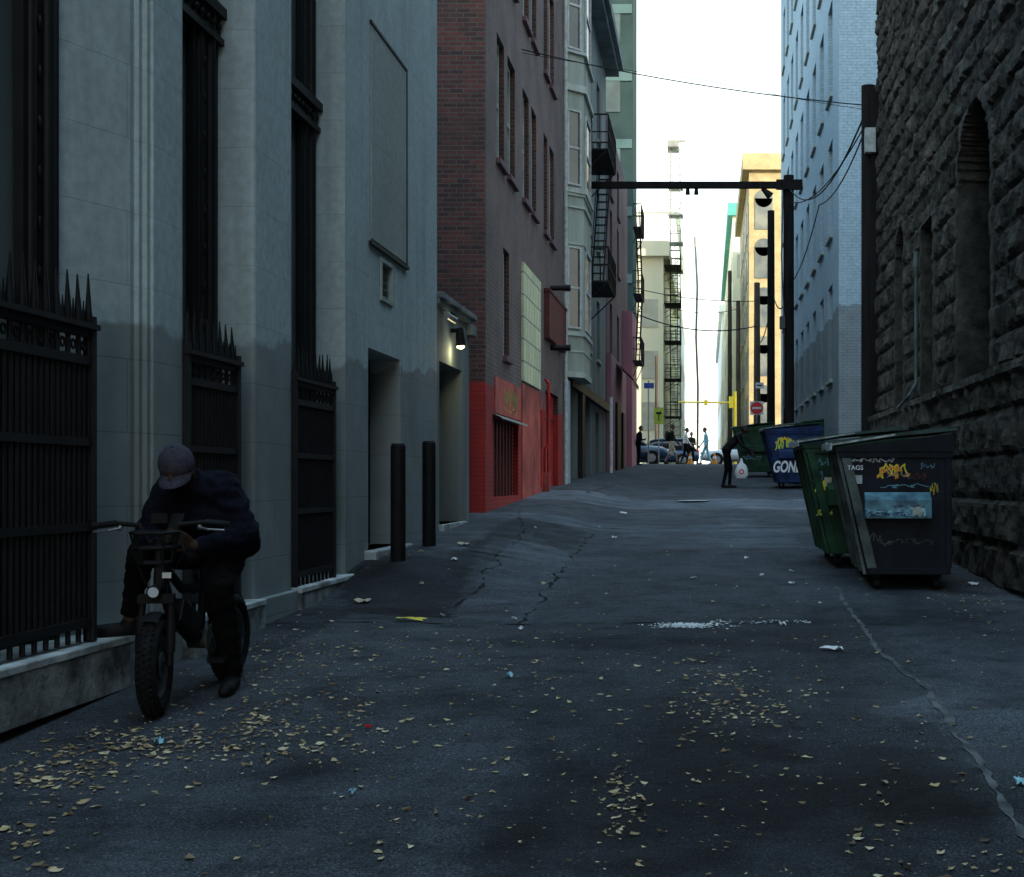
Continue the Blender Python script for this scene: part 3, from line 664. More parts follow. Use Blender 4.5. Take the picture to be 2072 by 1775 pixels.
# ---------------------------------------------------------------- far buildings
def farb(label,x0,x1,y0,y1,top,mat,sx,wz,cornice=None,name='distant_building',arch=False,ww=1.3,front=True,winmat='palewin'):
    B=thing(name,label,'building',((x0+x1)/2,(y0+y1)/2,2.3))
    mb=MB(); mb.box(x0,x1,y0,y1,1.5,top); mb.obj('wall',[mat],B)
    X=x1 if sx>0 else x0
    n=0
    for z in wz:
        for y in np.arange(y0+1.5,y1-2,3.4):
            if n>90: break
            mb=MB(); mb.box(min(X+sx*.002,X+sx*.05),max(X+sx*.002,X+sx*.05),y,y+ww,z,z+1.9); mb.obj('window',[winmat],B); n+=1
        if front:
            for k in range(2):
                x=X-sx*(.35+k*2.0); a,b_=sorted((x,x-sx*1.1)); mb=MB(); mb.box(a,b_,y0-.05,y0-.002,z,z+1.9)
                if arch: mb.cyl(((a+b_)/2,y0-.05,z+1.9),((a+b_)/2,y0-.003,z+1.9),(b_-a)/2,n=20)
                mb.obj('window',[winmat],B); n+=1
    mb=MB(); mb.box(x0-.4*(sx<0),x1+.4*(sx>0),y0-.4,y1,top,top+1.0); mb.obj('cornice',[cornice or mat],B)
    return B
farb('pale yellow sunlit building across the street',-20,-2.95,94,130,16.8,'palebuild',1,(5,8.5,12))
farb('distant building with haze-paled walls',-20,-3.0,131,190,27,'palewhite',1,(8,14,20))
farb('ochre brick building with arched windows',2.6,16,85,108,20.6,'ochre',-1,(5,8,11,14,17),arch=True,winmat='farwin')
farb('distant grey building with green copper cornice',2.1,16,112,165,23.0,'palebuild',-1,(6,10,14,18),cornice='greenish')
farb('pale distant building with stacked windows',1.9,16,168,240,22,'palewhite',-1,(6,12),cornice='palewhite')
farb('pale low building closing the alley',-14,14,330,345,16,'palewhite',-1,(5,10))
fire_escape('tall dark fire escape on the pale building across the street',-2.93,-1.8,95,98.0,[6,8.6,11.2,13.8,16.4],'fire escapes on the alley walls')
e=thing('ladder_tower','slender pale lattice steel tower with platform at top','tower',(-2.2,99.2,2.3))
mb=MB()
for x in (-2.6,-1.9):
    for y in (98.8,99.4): mb.box(x-.035,x+.035,y-.035,y+.035,2.3,25.6)
for i in range(38):
    z=3+i*.6
    mb.box(-2.6,-1.9,98.78,98.84,z,z+.05)
    if i%2: mb.cyl((-2.6,98.8,z),(-1.9,98.8,z+.6),.02,n=5)
mb.obj('lattice',['palesteel'],e)
for z in (16.5,18.5,20.5,22.5):
    mb=MB(); mb.box(-2.75,-1.7,98.4,100,z,z+.08); mb.box(-2.75,-1.7,98.35,98.4,z+.8,z+.85); mb.obj('platform',['palesteel'],e)
mb=MB(); mb.box(-2.8,-2.0,98.2,100.2,25.3,25.6); mb.box(-2.8,-1.5,98.2,98.3,25.6,25.75); mb.obj('platform',['palesteel'],e)

# ---------------------------------------------------------------- poles
def pole(label,x,y,top,r,mat='wood',r2=None,cross=None):
    e=thing('utility_pole',label,'utility pole',(x,y,g(x,y)),group='wooden utility poles along the alley')
    mb=MB(); mb.cyl((x,y,g(x,y)-.2),(x,y,top),r,r2 or r*.8,14); mb.obj('shaft',[mat],e)
    return e
e=pole('dark wooden utility pole carrying a long beam across the alley',2.37,40,10.35,.16,'wood',.15)
mb=MB(); mb.box(-3.5,2.66,39.9,40.08,9.98,10.16); mb.box(2.0,2.75,39.72,39.85,9.9,10.18); mb.obj('crossbeam',['wood'],e)
for x in (-.55,-.3):
    mb=MB(); mb.cyl((x,40,9.98),(x,40,9.8),.05,.07,8); mb.obj('insulator',['black'],e)
mb=MB(); mb.cyl((1.6,40,9.98),(1.85,40,9.75),.05,.12,8); mb.obj('lamp',['black'],e)
mb=MB(); mb.box(2.1,2.25,39.7,39.95,5.9,6.25); mb.box(2.2,2.24,39.85,39.88,3.6,5.9); mb.tube([(2.2,39.82,10),(2.15,39.8,8),(2.22,39.8,6.2)],.02); mb.obj('service_box',['bingrey'],e)
e=pole('thick dark utility pole with a grey box beside the stone building',2.83,24.2,8.42,.13,'wood',.125)
mb=MB(); mb.box(2.74,2.92,23.9,24.06,7.2,7.62); mb.obj('meter_box',['boxgrey'],e)
mb=MB(); mb.box(2.86,3.02,24.0,24.2,2,8.3); mb.obj('cable_duct',['wood'],e)
pole('brown wooden utility pole along the white building',2.23,48,10.9,.15,'wood')
pole('brown wooden utility pole near the street',2.2,60.5,10.2,.16,'woodl')
pole('weathered utility pole across the street',2.0,88,13.0,.17,'woodl')
pole('weathered utility pole across the street',1.75,105,17.5,.18,'woodl')
e=thing('utility_pole','thin leaning dark pole against the bright sky','utility pole',(-.9,110,2.3)); mb=MB(); mb.tube([(-.75,110,2.3),(-.7,110,9),(-.85,110,13),(-.75,110,17),(-.95,110,21)],.09,8); mb.obj('shaft',['palesteel'],e)
pole('slim utility pole beside the pale building',-3.2,88,9.5,.11,'woodl')
def wire(pts,sag,r=.018,lab='black overhead cable sagging across the alley'):
    P=[]
    for i in range(len(pts)-1):
        a=Vector(pts[i]);b=Vector(pts[i+1]); n=14
        for k in range(n+(i==len(pts)-2)):
            t=k/n; q=a.lerp(b,t); q.z-=sag*4*t*(1-t); P.append(q)
    mb=MB(); mb.tube(P,r,6); mb.obj('overhead_wire',['black'],label=lab,cat='cable',group='overhead cables')
wire([(-3.45,25.8,9.56),(2.83,24.2,8.08)],.12,.010)
wire([(-3.45,25.8,9.50),(0,25.0,8.75),(2.83,24.2,8.0)],.03,.005)
wire([(2.83,24.1,8.1),(2.37,40,10.0)],.9,.018)
wire([(2.83,24.1,7.85),(2.37,40,9.6)],.5,.014)
wire([(2.8,24.1,7.75),(2.6,32,7.9),(2.4,40,7.2)],.3,.014)
wire([(2.37,40,7.0),(2.3,48,8.0),(2.2,60,7.5)],.5,.02)
wire([(-3.1,58,8.6),(2.2,60.4,8.3)],.45,.025)
wire([(-3.3,62,10.2),(2.2,60.5,9.4)],.2,.018)
wire([(-2.95,94,13.5),(2.0,88,12.5)],.4,.02)

# ---------------------------------------------------------------- signs
def disc(mb,c,r,y,mi,n=28): mb.add([(c[0]+r*math.cos(2*math.pi*i/n),y,c[1]+r*math.sin(2*math.pi*i/n)) for i in range(n)],[tuple(range(n))],mi)
def do_not_enter():
    x,y=PX(1530,60.2)+0,59.5; z=PZ(826,59.5)
    e=thing('do_not_enter_sign','round red no entry sign with white bar on post','sign',(x,y,2.3))
    mb=MB(); mb.cyl((x,y+.05,2.2),(x,y+.05,z+.9),.03); mb.obj('post',['steel'],e)
    mb=MB(); mb.box(x-.29,x+.29,y-.01,y+.01,z-.29,z+.29,0); disc(mb,(x,z),.27,y-.013,1); mb.box(x-.19,x+.19,y-.020,y-.016,z-.045,z+.045,0); mb.obj('sign_plate',['wht','red'],e)
    mb=MB(); mb.box(x-.05,x+.3,y-.01,y+.01,z+.85,z+1.1,0); mb.box(x-.0,x+.22,y-.016,y-.012,z+.95,z+1.0,1); mb.obj('upper_plate',['wht','black'],e)
do_not_enter()
e=thing('warning_sign','yellow green rectangular sign on a thin post','sign',(PX(1333,62.5),62.5,2.3))
x=PX(1333,62.5); mb=MB(); mb.cyl((x,62.55,2.2),(x,62.55,4.9),.03); mb.obj('post',['steel'],e)
mb=MB(); mb.box(x-.22,x+.22,62.48,62.5,4.1,4.85,0); mb.box(x-.12,x+.12,62.47,62.478,4.55,4.65,1); mb.box(x-.02,x+.02,62.47,62.478,4.25,4.55,1); mb.obj('sign_plate',['ygreen','black'],e)
e=thing('street_sign','small blue and purple street name sign on post','sign',(PX(1312,63),63,2.3)); x=PX(1312,63)
mb=MB(); mb.cyl((x,63.05,2.2),(x,63.05,6.1),.035); mb.obj('post',['steel'],e); mb=MB(); mb.box(x-.2,x+.25,62.99,63.01,5.75,6.0); mb.obj('sign_plate',['blue'],e)
e=thing('traffic_signal','yellow traffic signal mast arm over the street','traffic light',(1.6,78,2.3))
mb=MB(); mb.cyl((1.6,78,2.2),(1.6,78,6.6),.09); mb.cyl((1.6,78,5.95),(-1.6,78,6.0),.05); mb.obj('mast_arm',['yellow'],e)
for q in ((1.25,1.5,77.8,78.0,5.65,6.3),(-.15,.05,77.8,77.95,5.8,6.1)):
    mb=MB(); mb.box(*q); mb.obj('signal_head',['yellow'],e)

# ---------------------------------------------------------------- dumpsters
def text_obj(s,size,parent,loc,rot,mat,name='lettering',sx=1.0,shear=0,bold=.015):
    cu=bpy.data.curves.new('t','FONT'); cu.body=s; cu.size=size; cu.shear=shear; cu.extrude=.001; cu.offset=size*bold
    t=bpy.data.objects.new('t',cu); col.objects.link(t); bpy.context.view_layer.update()
    me=bpy.data.meshes.new_from_object(t.evaluated_get(bpy.context.evaluated_depsgraph_get())); bpy.data.objects.remove(t)
    me.materials.clear(); me.materials.append(M[mat]); o=bpy.data.objects.new(name,me); col.objects.link(o); o.parent=parent; o.location=loc; o.rotation_euler=rot; o.scale=(sx,1,1)
    return o
def riby(mb,Y,pts,w,mi=0):
    for i in range(len(pts)-1):
        a=Vector(pts[i]);b=Vector(pts[i+1])
        if (b-a).length<1e-6: continue
        d=(b-a).normalized(); n=Vector((-d.y,d.x))*w*.5; e=d*w*.3; a=a-e;b=b+e
        mb.quad((a.x+n.x,Y,a.y+n.y),(b.x+n.x,Y,b.y+n.y),(b.x-n.x,Y,b.y-n.y),(a.x-n.x,Y,a.y-n.y),mi); Y-=.0002
def scrib(mb,Y,cx,cz,w,h,n,lw,mi,seed):
    rr=random.Random(seed); pts=[]
    for i in range(n):
        pts.append((cx+w*(i/(n-1)-.5)+rr.uniform(-.2,.2)*w*.6,cz+h*.5*(1 if i%2 else -1)*rr.uniform(.1,1)+rr.uniform(-.1,.1)*h))
    P=[]
    for i in range(len(pts)-1):
        for k in range(4):
            t=k/4; t2=t*t*(3-2*t); P.append((pts[i][0]+(pts[i+1][0]-pts[i][0])*t+.05*w*math.sin(t*6+i),pts[i][1]+(pts[i+1][1]-pts[i][1])*t2))
    riby(mb,Y,P,lw*rr.uniform(.8,1.2),mi)
def dumpster(label,loc,rot,bodym,sidem,lidm,L=1.65,W=1.0,H=1.0,pocket='bingrey'):
    e=thing('dumpster',label,'dumpster',loc,rot,group='dumpsters along the alley')
    x0,x1=-.54*W,.53*W; zb=.15; za=1.33*H; zw=1.46*H; xb=-.27*W
    mb=MB(); n=[(xb,zb),(x1-.02,zb),(x1,zw),(x0,za)]
    mb.prismy(n,0,L,0)
    a=(xb-.004,zb+.0); b=(x0-.004,za)
    mb.quad((a[0],.002,a[1]),(a[0],L-.002,a[1]),(b[0],L-.002,b[1]),(b[0],.002,b[1]),1)
    for y in (.03,L*.33,L*.66,L-.08):
        mb.quad((a[0]-.03,y,a[1]),(a[0]-.03,y+.05,a[1]),(b[0]-.03,y+.05,b[1]),(b[0]-.03,y,b[1]),1)
        mb.quad((a[0]-.03,y,a[1]),(a[0],y,a[1]),(b[0],y,b[1]),(b[0]-.03,y,b[1]),1)
    for yy0,yy1 in ((-.025,-.002),(L+.002,L+.025)):
        mb.box(x0+.0,x1+.02,yy0,yy1,za-.09,za-.03,0); mb.box(xb,x1,yy0,yy1,zb,zb+.06,0); mb.box(x1-.05,x1+.01,yy0,yy1,zb+.06,za-.09,0)
        vs=[(xb,zb+.06),(xb+.09,zb+.06),(x0+.11,za-.09),(x0+.02,za-.09)]; mb.prismy(vs,yy0,yy1,1)
    mb.obj('body',[bodym,sidem],e,world=False,bevel=.006)
    r=MB(); r.box(x0-.03,x1+.03,-.035,L+.035,za-.03,za+.01,0); r.prismy([(x0-.03,za+.01),(x1+.03,za+.01),(x1+.03,zw),(x0-.03,za+.012)],-.03,-.0,0); r.prismy([(x0-.03,za+.01),(x1+.03,za+.01),(x1+.03,zw)],L,L+.03,0); r.obj('rim',[bodym],e,world=False)
    rr=random.Random(label)
    for k in range(2):
        l=MB(); y0=-.05+k*(L/2+.03); y1=y0+L/2+.01
        dz=.02+k*.02+rr.uniform(0,.02); w_=rr.uniform(-.01,.02)
        l.prismy([(x0-.07,za+dz),((x0+x1)/2,(za+zw)/2+.05+w_),(x1+.05,zw+.03+dz*.3),(x1+.05,zw+.055+dz*.3),((x0+x1)/2,(za+zw)/2+.08+w_),(x0-.07,za+dz+.03)],y0,y1,0)
        l.prismy([(x0-.085,za+dz-.035),(x0-.07,za+dz-.035),(x0-.07,za+dz+.035),(x0-.085,za+dz+.03)],y0,y1,1)
        for q in (.25,.5,.75): yy=y0+(y1-y0)*q; l.prismy([(x0-.05,za+dz+.033),(x1,zw+dz*.3+.056),(x1,zw+dz*.3+.075),(x0-.05,za+dz+.05)],yy-.03,yy+.03,0)
        l.quad((x0-.07,y0-.003,za+dz+.006),((x0+x1)/2,y0-.003,(za+zw)/2+.058+w_),((x0+x1)/2,y0-.003,(za+zw)/2+.074+w_),(x0-.07,y0-.003,za+dz+.022),1)
        l.obj('lid',[lidm,'lidedge'],e,world=False)
    for s in (0,1):
        p=MB()
        ya,yb=(-.15,-.027) if s==0 else (L+.027,L+.15)
        zc=.78*H
        yo=ya if s==0 else yb; yi=yb if s==0 else ya
        X0=-.30*W; X1=.33*W
        vs=[(X0,yi,zc-.1),(X1,yi,zc-.1),(X1,yi,zc+.14),(X0,yi,zc+.14),(X0,yo,zc-.1),(X1,yo,zc-.1),(X1,yo,zc+.07),(X0,yo,zc+.07)]
        p.add(vs,[(0,1,2,3),(4,5,6,7),(0,1,5,4),(3,2,6,7),(0,3,7,4),(1,2,6,5)],0)
        p.obj('fork_pocket',[pocket],e,world=False)
    for x in (xb+.1,x1-.12):
        for y in (.15,L-.15):
            c=MB(); c.box(x-.05,x+.05,y-.05,y+.05,.12,.15); c.box(x-.03,x-.025,y-.03,y+.03,.05,.13); c.box(x+.025,x+.03,y-.03,y+.03,.05,.13); c.cyl((x-.022,y,.06),(x+.022,y,.06),.06,.06,14); c.obj('castor',['black'],e,world=False)
    return e,(x0,x1,xb,za,zw)
e,_=dumpster('dark navy graffiti covered dumpster with worn lid by stone wall',(1.765,12.95,g(1.8,13)),R(-2),'bin','bingrey','lid',pocket='lblue',W=.97)
gm=MB(); Y=-.004
scrib(gm,Y,-.02,1.12,.26,.14,11,.012,2,3); scrib(gm,Y-.004,-.03,1.09,.30,.10,10,.010,1,5); scrib(gm,Y-.008,-.02,1.15,.16,.08,7,.014,4,9); scrib(gm,Y-.011,.02,1.08,.2,.1,9,.006,5,10)
scrib(gm,Y,.22,1.08,.16,.10,8,.008,3,12); scrib(gm,Y,.10,.98,.4,.05,12,.006,5,14); scrib(gm,Y,-.33,1.22,.22,.04,11,.006,0,17); scrib(gm,Y-.003,-.10,1.22,.2,.05,9,.006,0,18)
scrib(gm,Y,.3,1.17,.14,.08,8,.006,5,19); scrib(gm,Y,.1,.45,.5,.1,14,.005,6,23); scrib(gm,Y,-.2,.5,.12,.1,9,.005,6,24); scrib(gm,Y,.36,.95,.08,.12,8,.004,2,27); scrib(gm,Y,-.38,.9,.08,.1,6,.006,5,28)
gm.box(-.40,-.31,-.012,-.005,1.00,1.08,0)
gm.obj('graffiti',['dimwht','orange','yellow','darkred','orange','lblue','bingrey'],e,world=False)
text_obj('TAGS',.06,e,(-.45,-.03,1.13),(R(90),0,0),'wht')
g2=MB(); scrib(g2,-.157,.0,.74,.50,.10,22,.004,0,21); scrib(g2,-.161,.2,.74,.12,.10,8,.010,1,22); g2.box(.14,.23,-.165,-.158,.71,.78,2); scrib(g2,-.156,-.1,.72,.4,.07,16,.007,3,25); scrib(g2,-.155,.1,.79,.3,.03,10,.006,4,26)
g2.obj('graffiti',['cyan','cyan','tan','binblue','darkred'],e,world=False)
e,_=dumpster('green graffiti tagged dumpster standing behind the dark dumpster',(1.61,15.05,g(1.6,15.5)),R(0),'dgreen','dgreen','lid',pocket='dgreen')
gm=MB(); scrib(gm,-.006,-.36,1.15,.2,.14,9,.010,0,31); scrib(gm,-.006,-.38,.88,.10,.2,9,.018,1,33); scrib(gm,-.006,-.32,.60,.2,.10,10,.008,3,35); gm.box(-.33,-.25,-.011,-.005,.88,.98,2); scrib(gm,-.009,-.4,1.0,.1,.16,8,.008,0,36)
gm.obj('graffiti',['lblue','yellow','tan','ygreen'],e,world=False)
e,_=dumpster('dark blue dumpster with white bubble graffiti',(2.24,35.6,g(2.2,36)),R(1),'binblue','binblue','dgreen',L=1.7,W=1.35,H=1.12,pocket='binblue')
text_obj('GONE',.40,e,(-.56,-.16,.42),(R(90),0,0),'wht','graffiti',sx=.62,shear=.25,bold=.03)
gm=MB(); scrib(gm,-.006,-.2,1.22,.5,.2,8,.04,0,41); scrib(gm,-.006,-.35,1.1,.2,.25,6,.03,1,43); gm.box(-.2,.1,-.012,-.008,1.05,1.2,1); gm.obj('graffiti',['yellow','ygreen'],e,world=False)
e,_=dumpster('green dumpster with pale tags near the street end',(1.5,44.5,g(1.5,45)),R(-2),'dgreen','dgreen','dgreen',L=1.8,W=1.2,H=1.15,pocket='dgreen')
gm=MB(); scrib(gm,-.006,-.1,.6,.7,.3,9,.03,0,51); scrib(gm,-.01,.1,.9,.5,.2,7,.035,1,52); gm.obj('graffiti',['lblue','ygreen'],e,world=False)
dumpster('green dumpster with pale lid near the street end',(2.7,38.9,g(2.7,39)),R(3),'dgreen','dgreen','dgreen',L=1.8,W=1.2,H=1.2,pocket='dgreen')

# ---------------------------------------------------------------- people
def capsule(bm_v,bm_f,p0,p1,r0,r1,n=12,m=4):
    p0=Vector(p0);p1=Vector(p1); d=(p1-p0)
    if d.length<1e-5: d=Vector((0,0,1e-4)); p1=p0+d
    d.normalize(); a=d.orthogonal().normalized(); b=d.cross(a); o=len(bm_v); rings=[]
    for k in range(m): rings.append((p0-d*r0*math.cos(math.pi/2*k/m),r0*math.sin(math.pi/2*k/m)))
    rings.append((p0,r0)); rings.append((p1,r1))
    for k in range(1,m+1): rings.append((p1+d*r1*math.sin(math.pi/2*k/m),r1*math.cos(math.pi/2*k/m)))
    for c,r in rings:
        r=max(r,1e-4)
        for i in range(n):
            t=2*math.pi*i/n; bm_v.append(tuple(c+a*r*math.cos(t)+b*r*math.sin(t)))
    for j in range(len(rings)-1):
        for i in range(n): bm_f.append((o+j*n+i,o+j*n+(i+1)%n,o+(j+1)*n+(i+1)%n,o+(j+1)*n+i))
    bm_f.append(tuple(o+i for i in range(n))[::-1]); q=o+(len(rings)-1)*n; bm_f.append(tuple(q+i for i in range(n)))
def figure(name,prims,mats,voxel,parent,disp=0,smooth=2):
    V=[];Fc=[]
    for p in prims: capsule(V,Fc,p[0],p[1],p[2],p[3])
    me=bpy.data.meshes.new('tmp'); me.from_pydata(V,[],Fc); o=bpy.data.objects.new('tmp',me); col.objects.link(o)
    md=o.modifiers.new('r','REMESH'); md.mode='VOXEL'; md.voxel_size=voxel; md.use_smooth_shade=True
    sm_=o.modifiers.new('s','SMOOTH'); sm_.iterations=smooth; sm_.factor=.5
    bpy.context.view_layer.update()
    m2=bpy.data.meshes.new_from_object(o.evaluated_get(bpy.context.evaluated_depsgraph_get())); bpy.data.objects.remove(o); m2.name=name
    m2.materials.clear()
    for m in mats: m2.materials.append(M[m])
    nf=len(m2.polygons); c=np.zeros(nf*3); m2.polygons.foreach_get('center',c); c=c.reshape(-1,3)
    best=np.full(nf,1e9); idx=np.zeros(nf,dtype=np.int32)
    for p in prims:
        a=np.array(p[0]);b=np.array(p[1]); d=b-a; L2=max(d@d,1e-9); t=np.clip((c-a)@d/L2,0,1); q=a+t[:,None]*d
        ds=np.linalg.norm(c-q,axis=1)-(p[2]+(p[3]-p[2])*t)
        k=ds<best; best[k]=ds[k]; idx[k]=p[4]
    m2.polygons.foreach_set('material_index',idx); m2.polygons.foreach_set('use_smooth',[True]*nf)
    if disp:
        nv=len(m2.vertices); co=np.zeros(nv*3); m2.vertices.foreach_get('co',co); co=co.reshape(-1,3); nn=np.zeros(nv*3); m2.vertices.foreach_get('normal',nn); nn=nn.reshape(-1,3)
        matv=np.zeros(nv,int)
        for p in m2.polygons:
            for v in p.vertices: matv[v]=idx[p.index]
        for v in range(nv):
            if matv[v] in (0,1):
                w=Vector(co[v]); k=noise.noise(Vector((w.x*9,w.y*9,w.z*22)))+.5*noise.noise(w*28)
                co[v]+=nn[v]*disp*k
        m2.vertices.foreach_set('co',co.ravel())
    m2.update()
    ob=bpy.data.objects.new(name,m2); col.objects.link(ob); ob.parent=parent
    return ob
def hand(pr,w,d,n,side,curl,mi,s=1.0):
    w=Vector(w); d=Vector(d).normalized(); n=Vector(n); n=(n-d*n.dot(d)).normalized(); t=d.cross(n)*side
    for off in (.03,.01,-.01,-.03):
        pr.append((w+t*off*.6*s,w+d*.08*s+t*off*s,.014*s,.012*s,mi))
    for off,L in zip((.03,.01,-.01,-.03),(.072,.082,.076,.06)):
        p=w+d*.083*s+t*off*s; ang=0; dd=d
        for fr in (.45,.32,.23):
            ang+=curl; dd=d*math.cos(ang)+n*math.sin(ang); q=p+dd*L*fr*s; pr.append((p,q,.0095*s,.0082*s,mi)); p=q
    p=w+d*.025*s+t*.03*s; q=p+(d*.6+t*.7+n*.3).normalized()*.04*s; pr.append((p,q,.012*s,.0105*s,mi)); pr.append((q,q+(d*.85+t*.15+n*.5).normalized()*.032*s,.0105*s,.009*s,mi))

RP=thing('person','hunched person in dark navy jacket and grey cap straddling a bike','person',(-2.88,7.95,.29))
o0=Vector((-2.88,7.95,.29))
pr=[]
def add(a,b,r0,r1,m): pr.append((Vector(a)-o0,Vector(b)-o0,r0,r1,m))
add((-2.97,8.05,1.12),(-2.79,8.05,1.12),.125,.125,1)
add((-2.95,8.03,1.16),(-2.96,7.90,1.36),.15,.145,0); add((-2.79,8.03,1.16),(-2.79,7.90,1.36),.155,.145,0)
add((-2.97,7.92,1.36),(-3.0,7.79,1.45),.14,.105,0); add((-2.76,7.92,1.36),(-2.74,7.79,1.46),.14,.105,0)
add((-3.01,7.80,1.455),(-2.73,7.80,1.47),.10,.10,0)
add((-2.88,7.82,1.48),(-2.90,7.71,1.54),.085,.068,0)
add((-2.89,7.72,1.52),(-2.90,7.63,1.575),.058,.055,2)
add((-2.905,7.60,1.61),(-2.905,7.55,1.58),.080,.076,2); add((-2.905,7.57,1.55),(-2.905,7.54,1.50),.060,.038,2); add((-2.905,7.50,1.53),(-2.905,7.487,1.512),.011,.014,2)
add((-2.985,7.60,1.575),(-2.985,7.595,1.545),.013,.011,2); add((-2.825,7.60,1.575),(-2.825,7.595,1.545),.013,.011,2); add((-2.905,7.66,1.60),(-2.905,7.63,1.57),.065,.06,4)
add((-2.72,7.79,1.46),(-2.60,7.80,1.22),.088,.074,0); add((-2.60,7.80,1.22),(-2.77,7.57,1.15),.074,.045,0)
add((-3.03,7.79,1.445),(-3.14,7.76,1.20),.088,.072,0); add((-3.14,7.76,1.20),(-2.98,7.57,1.15),.072,.045,0)
add((-2.77,7.57,1.15),(-2.80,7.53,1.155),.030,.028,2); add((-2.98,7.57,1.15),(-2.955,7.53,1.155),.030,.028,2)
add((-2.64,7.88,1.24),(-2.68,8.02,1.14),.085,.09,0); add((-3.08,7.88,1.22),(-3.06,8.02,1.16),.07,.075,0); add((-3.0,7.90,1.10),(-2.74,7.90,1.10),.08,.08,0); add((-3.0,7.82,1.30),(-2.74,7.82,1.30),.10,.10,0)
add((-2.98,8.03,1.09),(-3.16,7.73,1.10),.105,.078,1); add((-3.16,7.73,1.10),(-3.32,7.98,.76),.076,.052,1)
add((-2.78,8.03,1.08),(-2.71,7.68,.93),.115,.085,1); add((-2.71,7.68,.93),(-2.72,7.93,.44),.083,.062,1)
add((-3.32,7.98,.76),(-3.335,7.995,.69),.036,.036,2)
add((-3.33,8.01,.655),(-3.50,7.95,.640),.042,.038,3); add((-3.30,8.02,.64),(-3.53,7.94,.632),.030,.028,3); add((-3.335,8.0,.69),(-3.345,8.0,.66),.045,.045,3)
add((-2.72,7.95,.37),(-2.70,7.77,.335),.042,.040,3); add((-2.72,7.97,.335),(-2.70,7.74,.325),.035,.034,3); add((-2.72,7.93,.44),(-2.72,7.95,.38),.045,.045,3)
hand(pr,Vector((-2.80,7.53,1.155))-o0,(-.35,-.75,.4),(-.8,.1,.35),1,.55,2)
hand(pr,Vector((-2.955,7.53,1.155))-o0,(.35,-.75,.4),(.8,.1,.35),-1,.55,2)
figure('body',pr,['cloth','pants','skindark','black','hair'],.0065,RP,disp=.011,smooth=2)
# cap: crown dome + curved brim
CC=Vector((-.025,-.372,1.312)); rt=Matrix.Rotation(R(34),3,'X')
cm=MB(); n_,m_=28,10; vs=[];fs=[]
for j in range(m_+1):
    phi=math.pi*.56*j/m_
    for i in range(n_):
        t=2*math.pi*i/n_; p=Vector((.094*math.sin(phi)*math.cos(t),.110*math.sin(phi)*math.sin(t),.105*math.cos(phi))); vs.append(CC+rt@p)
for j in range(m_):
    for i in range(n_): fs.append((j*n_+i,(j+1)*n_+i,(j+1)*n_+(i+1)%n_,j*n_+(i+1)%n_))
cm.add(vs,fs,0,True); cm.ell(CC+rt@Vector((0,0,.107)),(.009,.009,.006),0,8,5)
cobj=cm.obj('cap',['cap'],RP,world=False)
bv=[];bf=[];NB=14
for k in range(2):
    for j in range(5):
        q=j/4
        for i in range(NB+1):
            t=math.pi*(1.08+.84*i/NB); 
            p=Vector((.088*math.cos(t),.105*math.sin(t)-.082*q*abs(math.sin(t))**.6,-.014-.028*q-.020*(abs(math.cos(t))**2)-.004*k)); bv.append(CC+rt@p)
W_=NB+1
for k in range(2):
    for j in range(4):
        for i in range(NB): a_=k*5*W_+j*W_+i; bf.append((a_,a_+1,a_+W_+1,a_+W_))
for i in range(NB): bf.append((4*W_+i,4*W_+i+1,9*W_+i+1,9*W_+i))
bm_=MB(); bm_.add(bv,bf,0,True); bm_.obj('cap_brim',['cap'],cobj,world=False)
mb=MB(); mb.box(-.035,.035,-.006,.004,-.07,.07); 
ph_=mb.obj('phone',['black'],bevel=.004,label='black smartphone held in both hands',cat='phone'); ph_.location=(-2.878,7.45,1.22); ph_.rotation_euler=(R(-40),0,0)

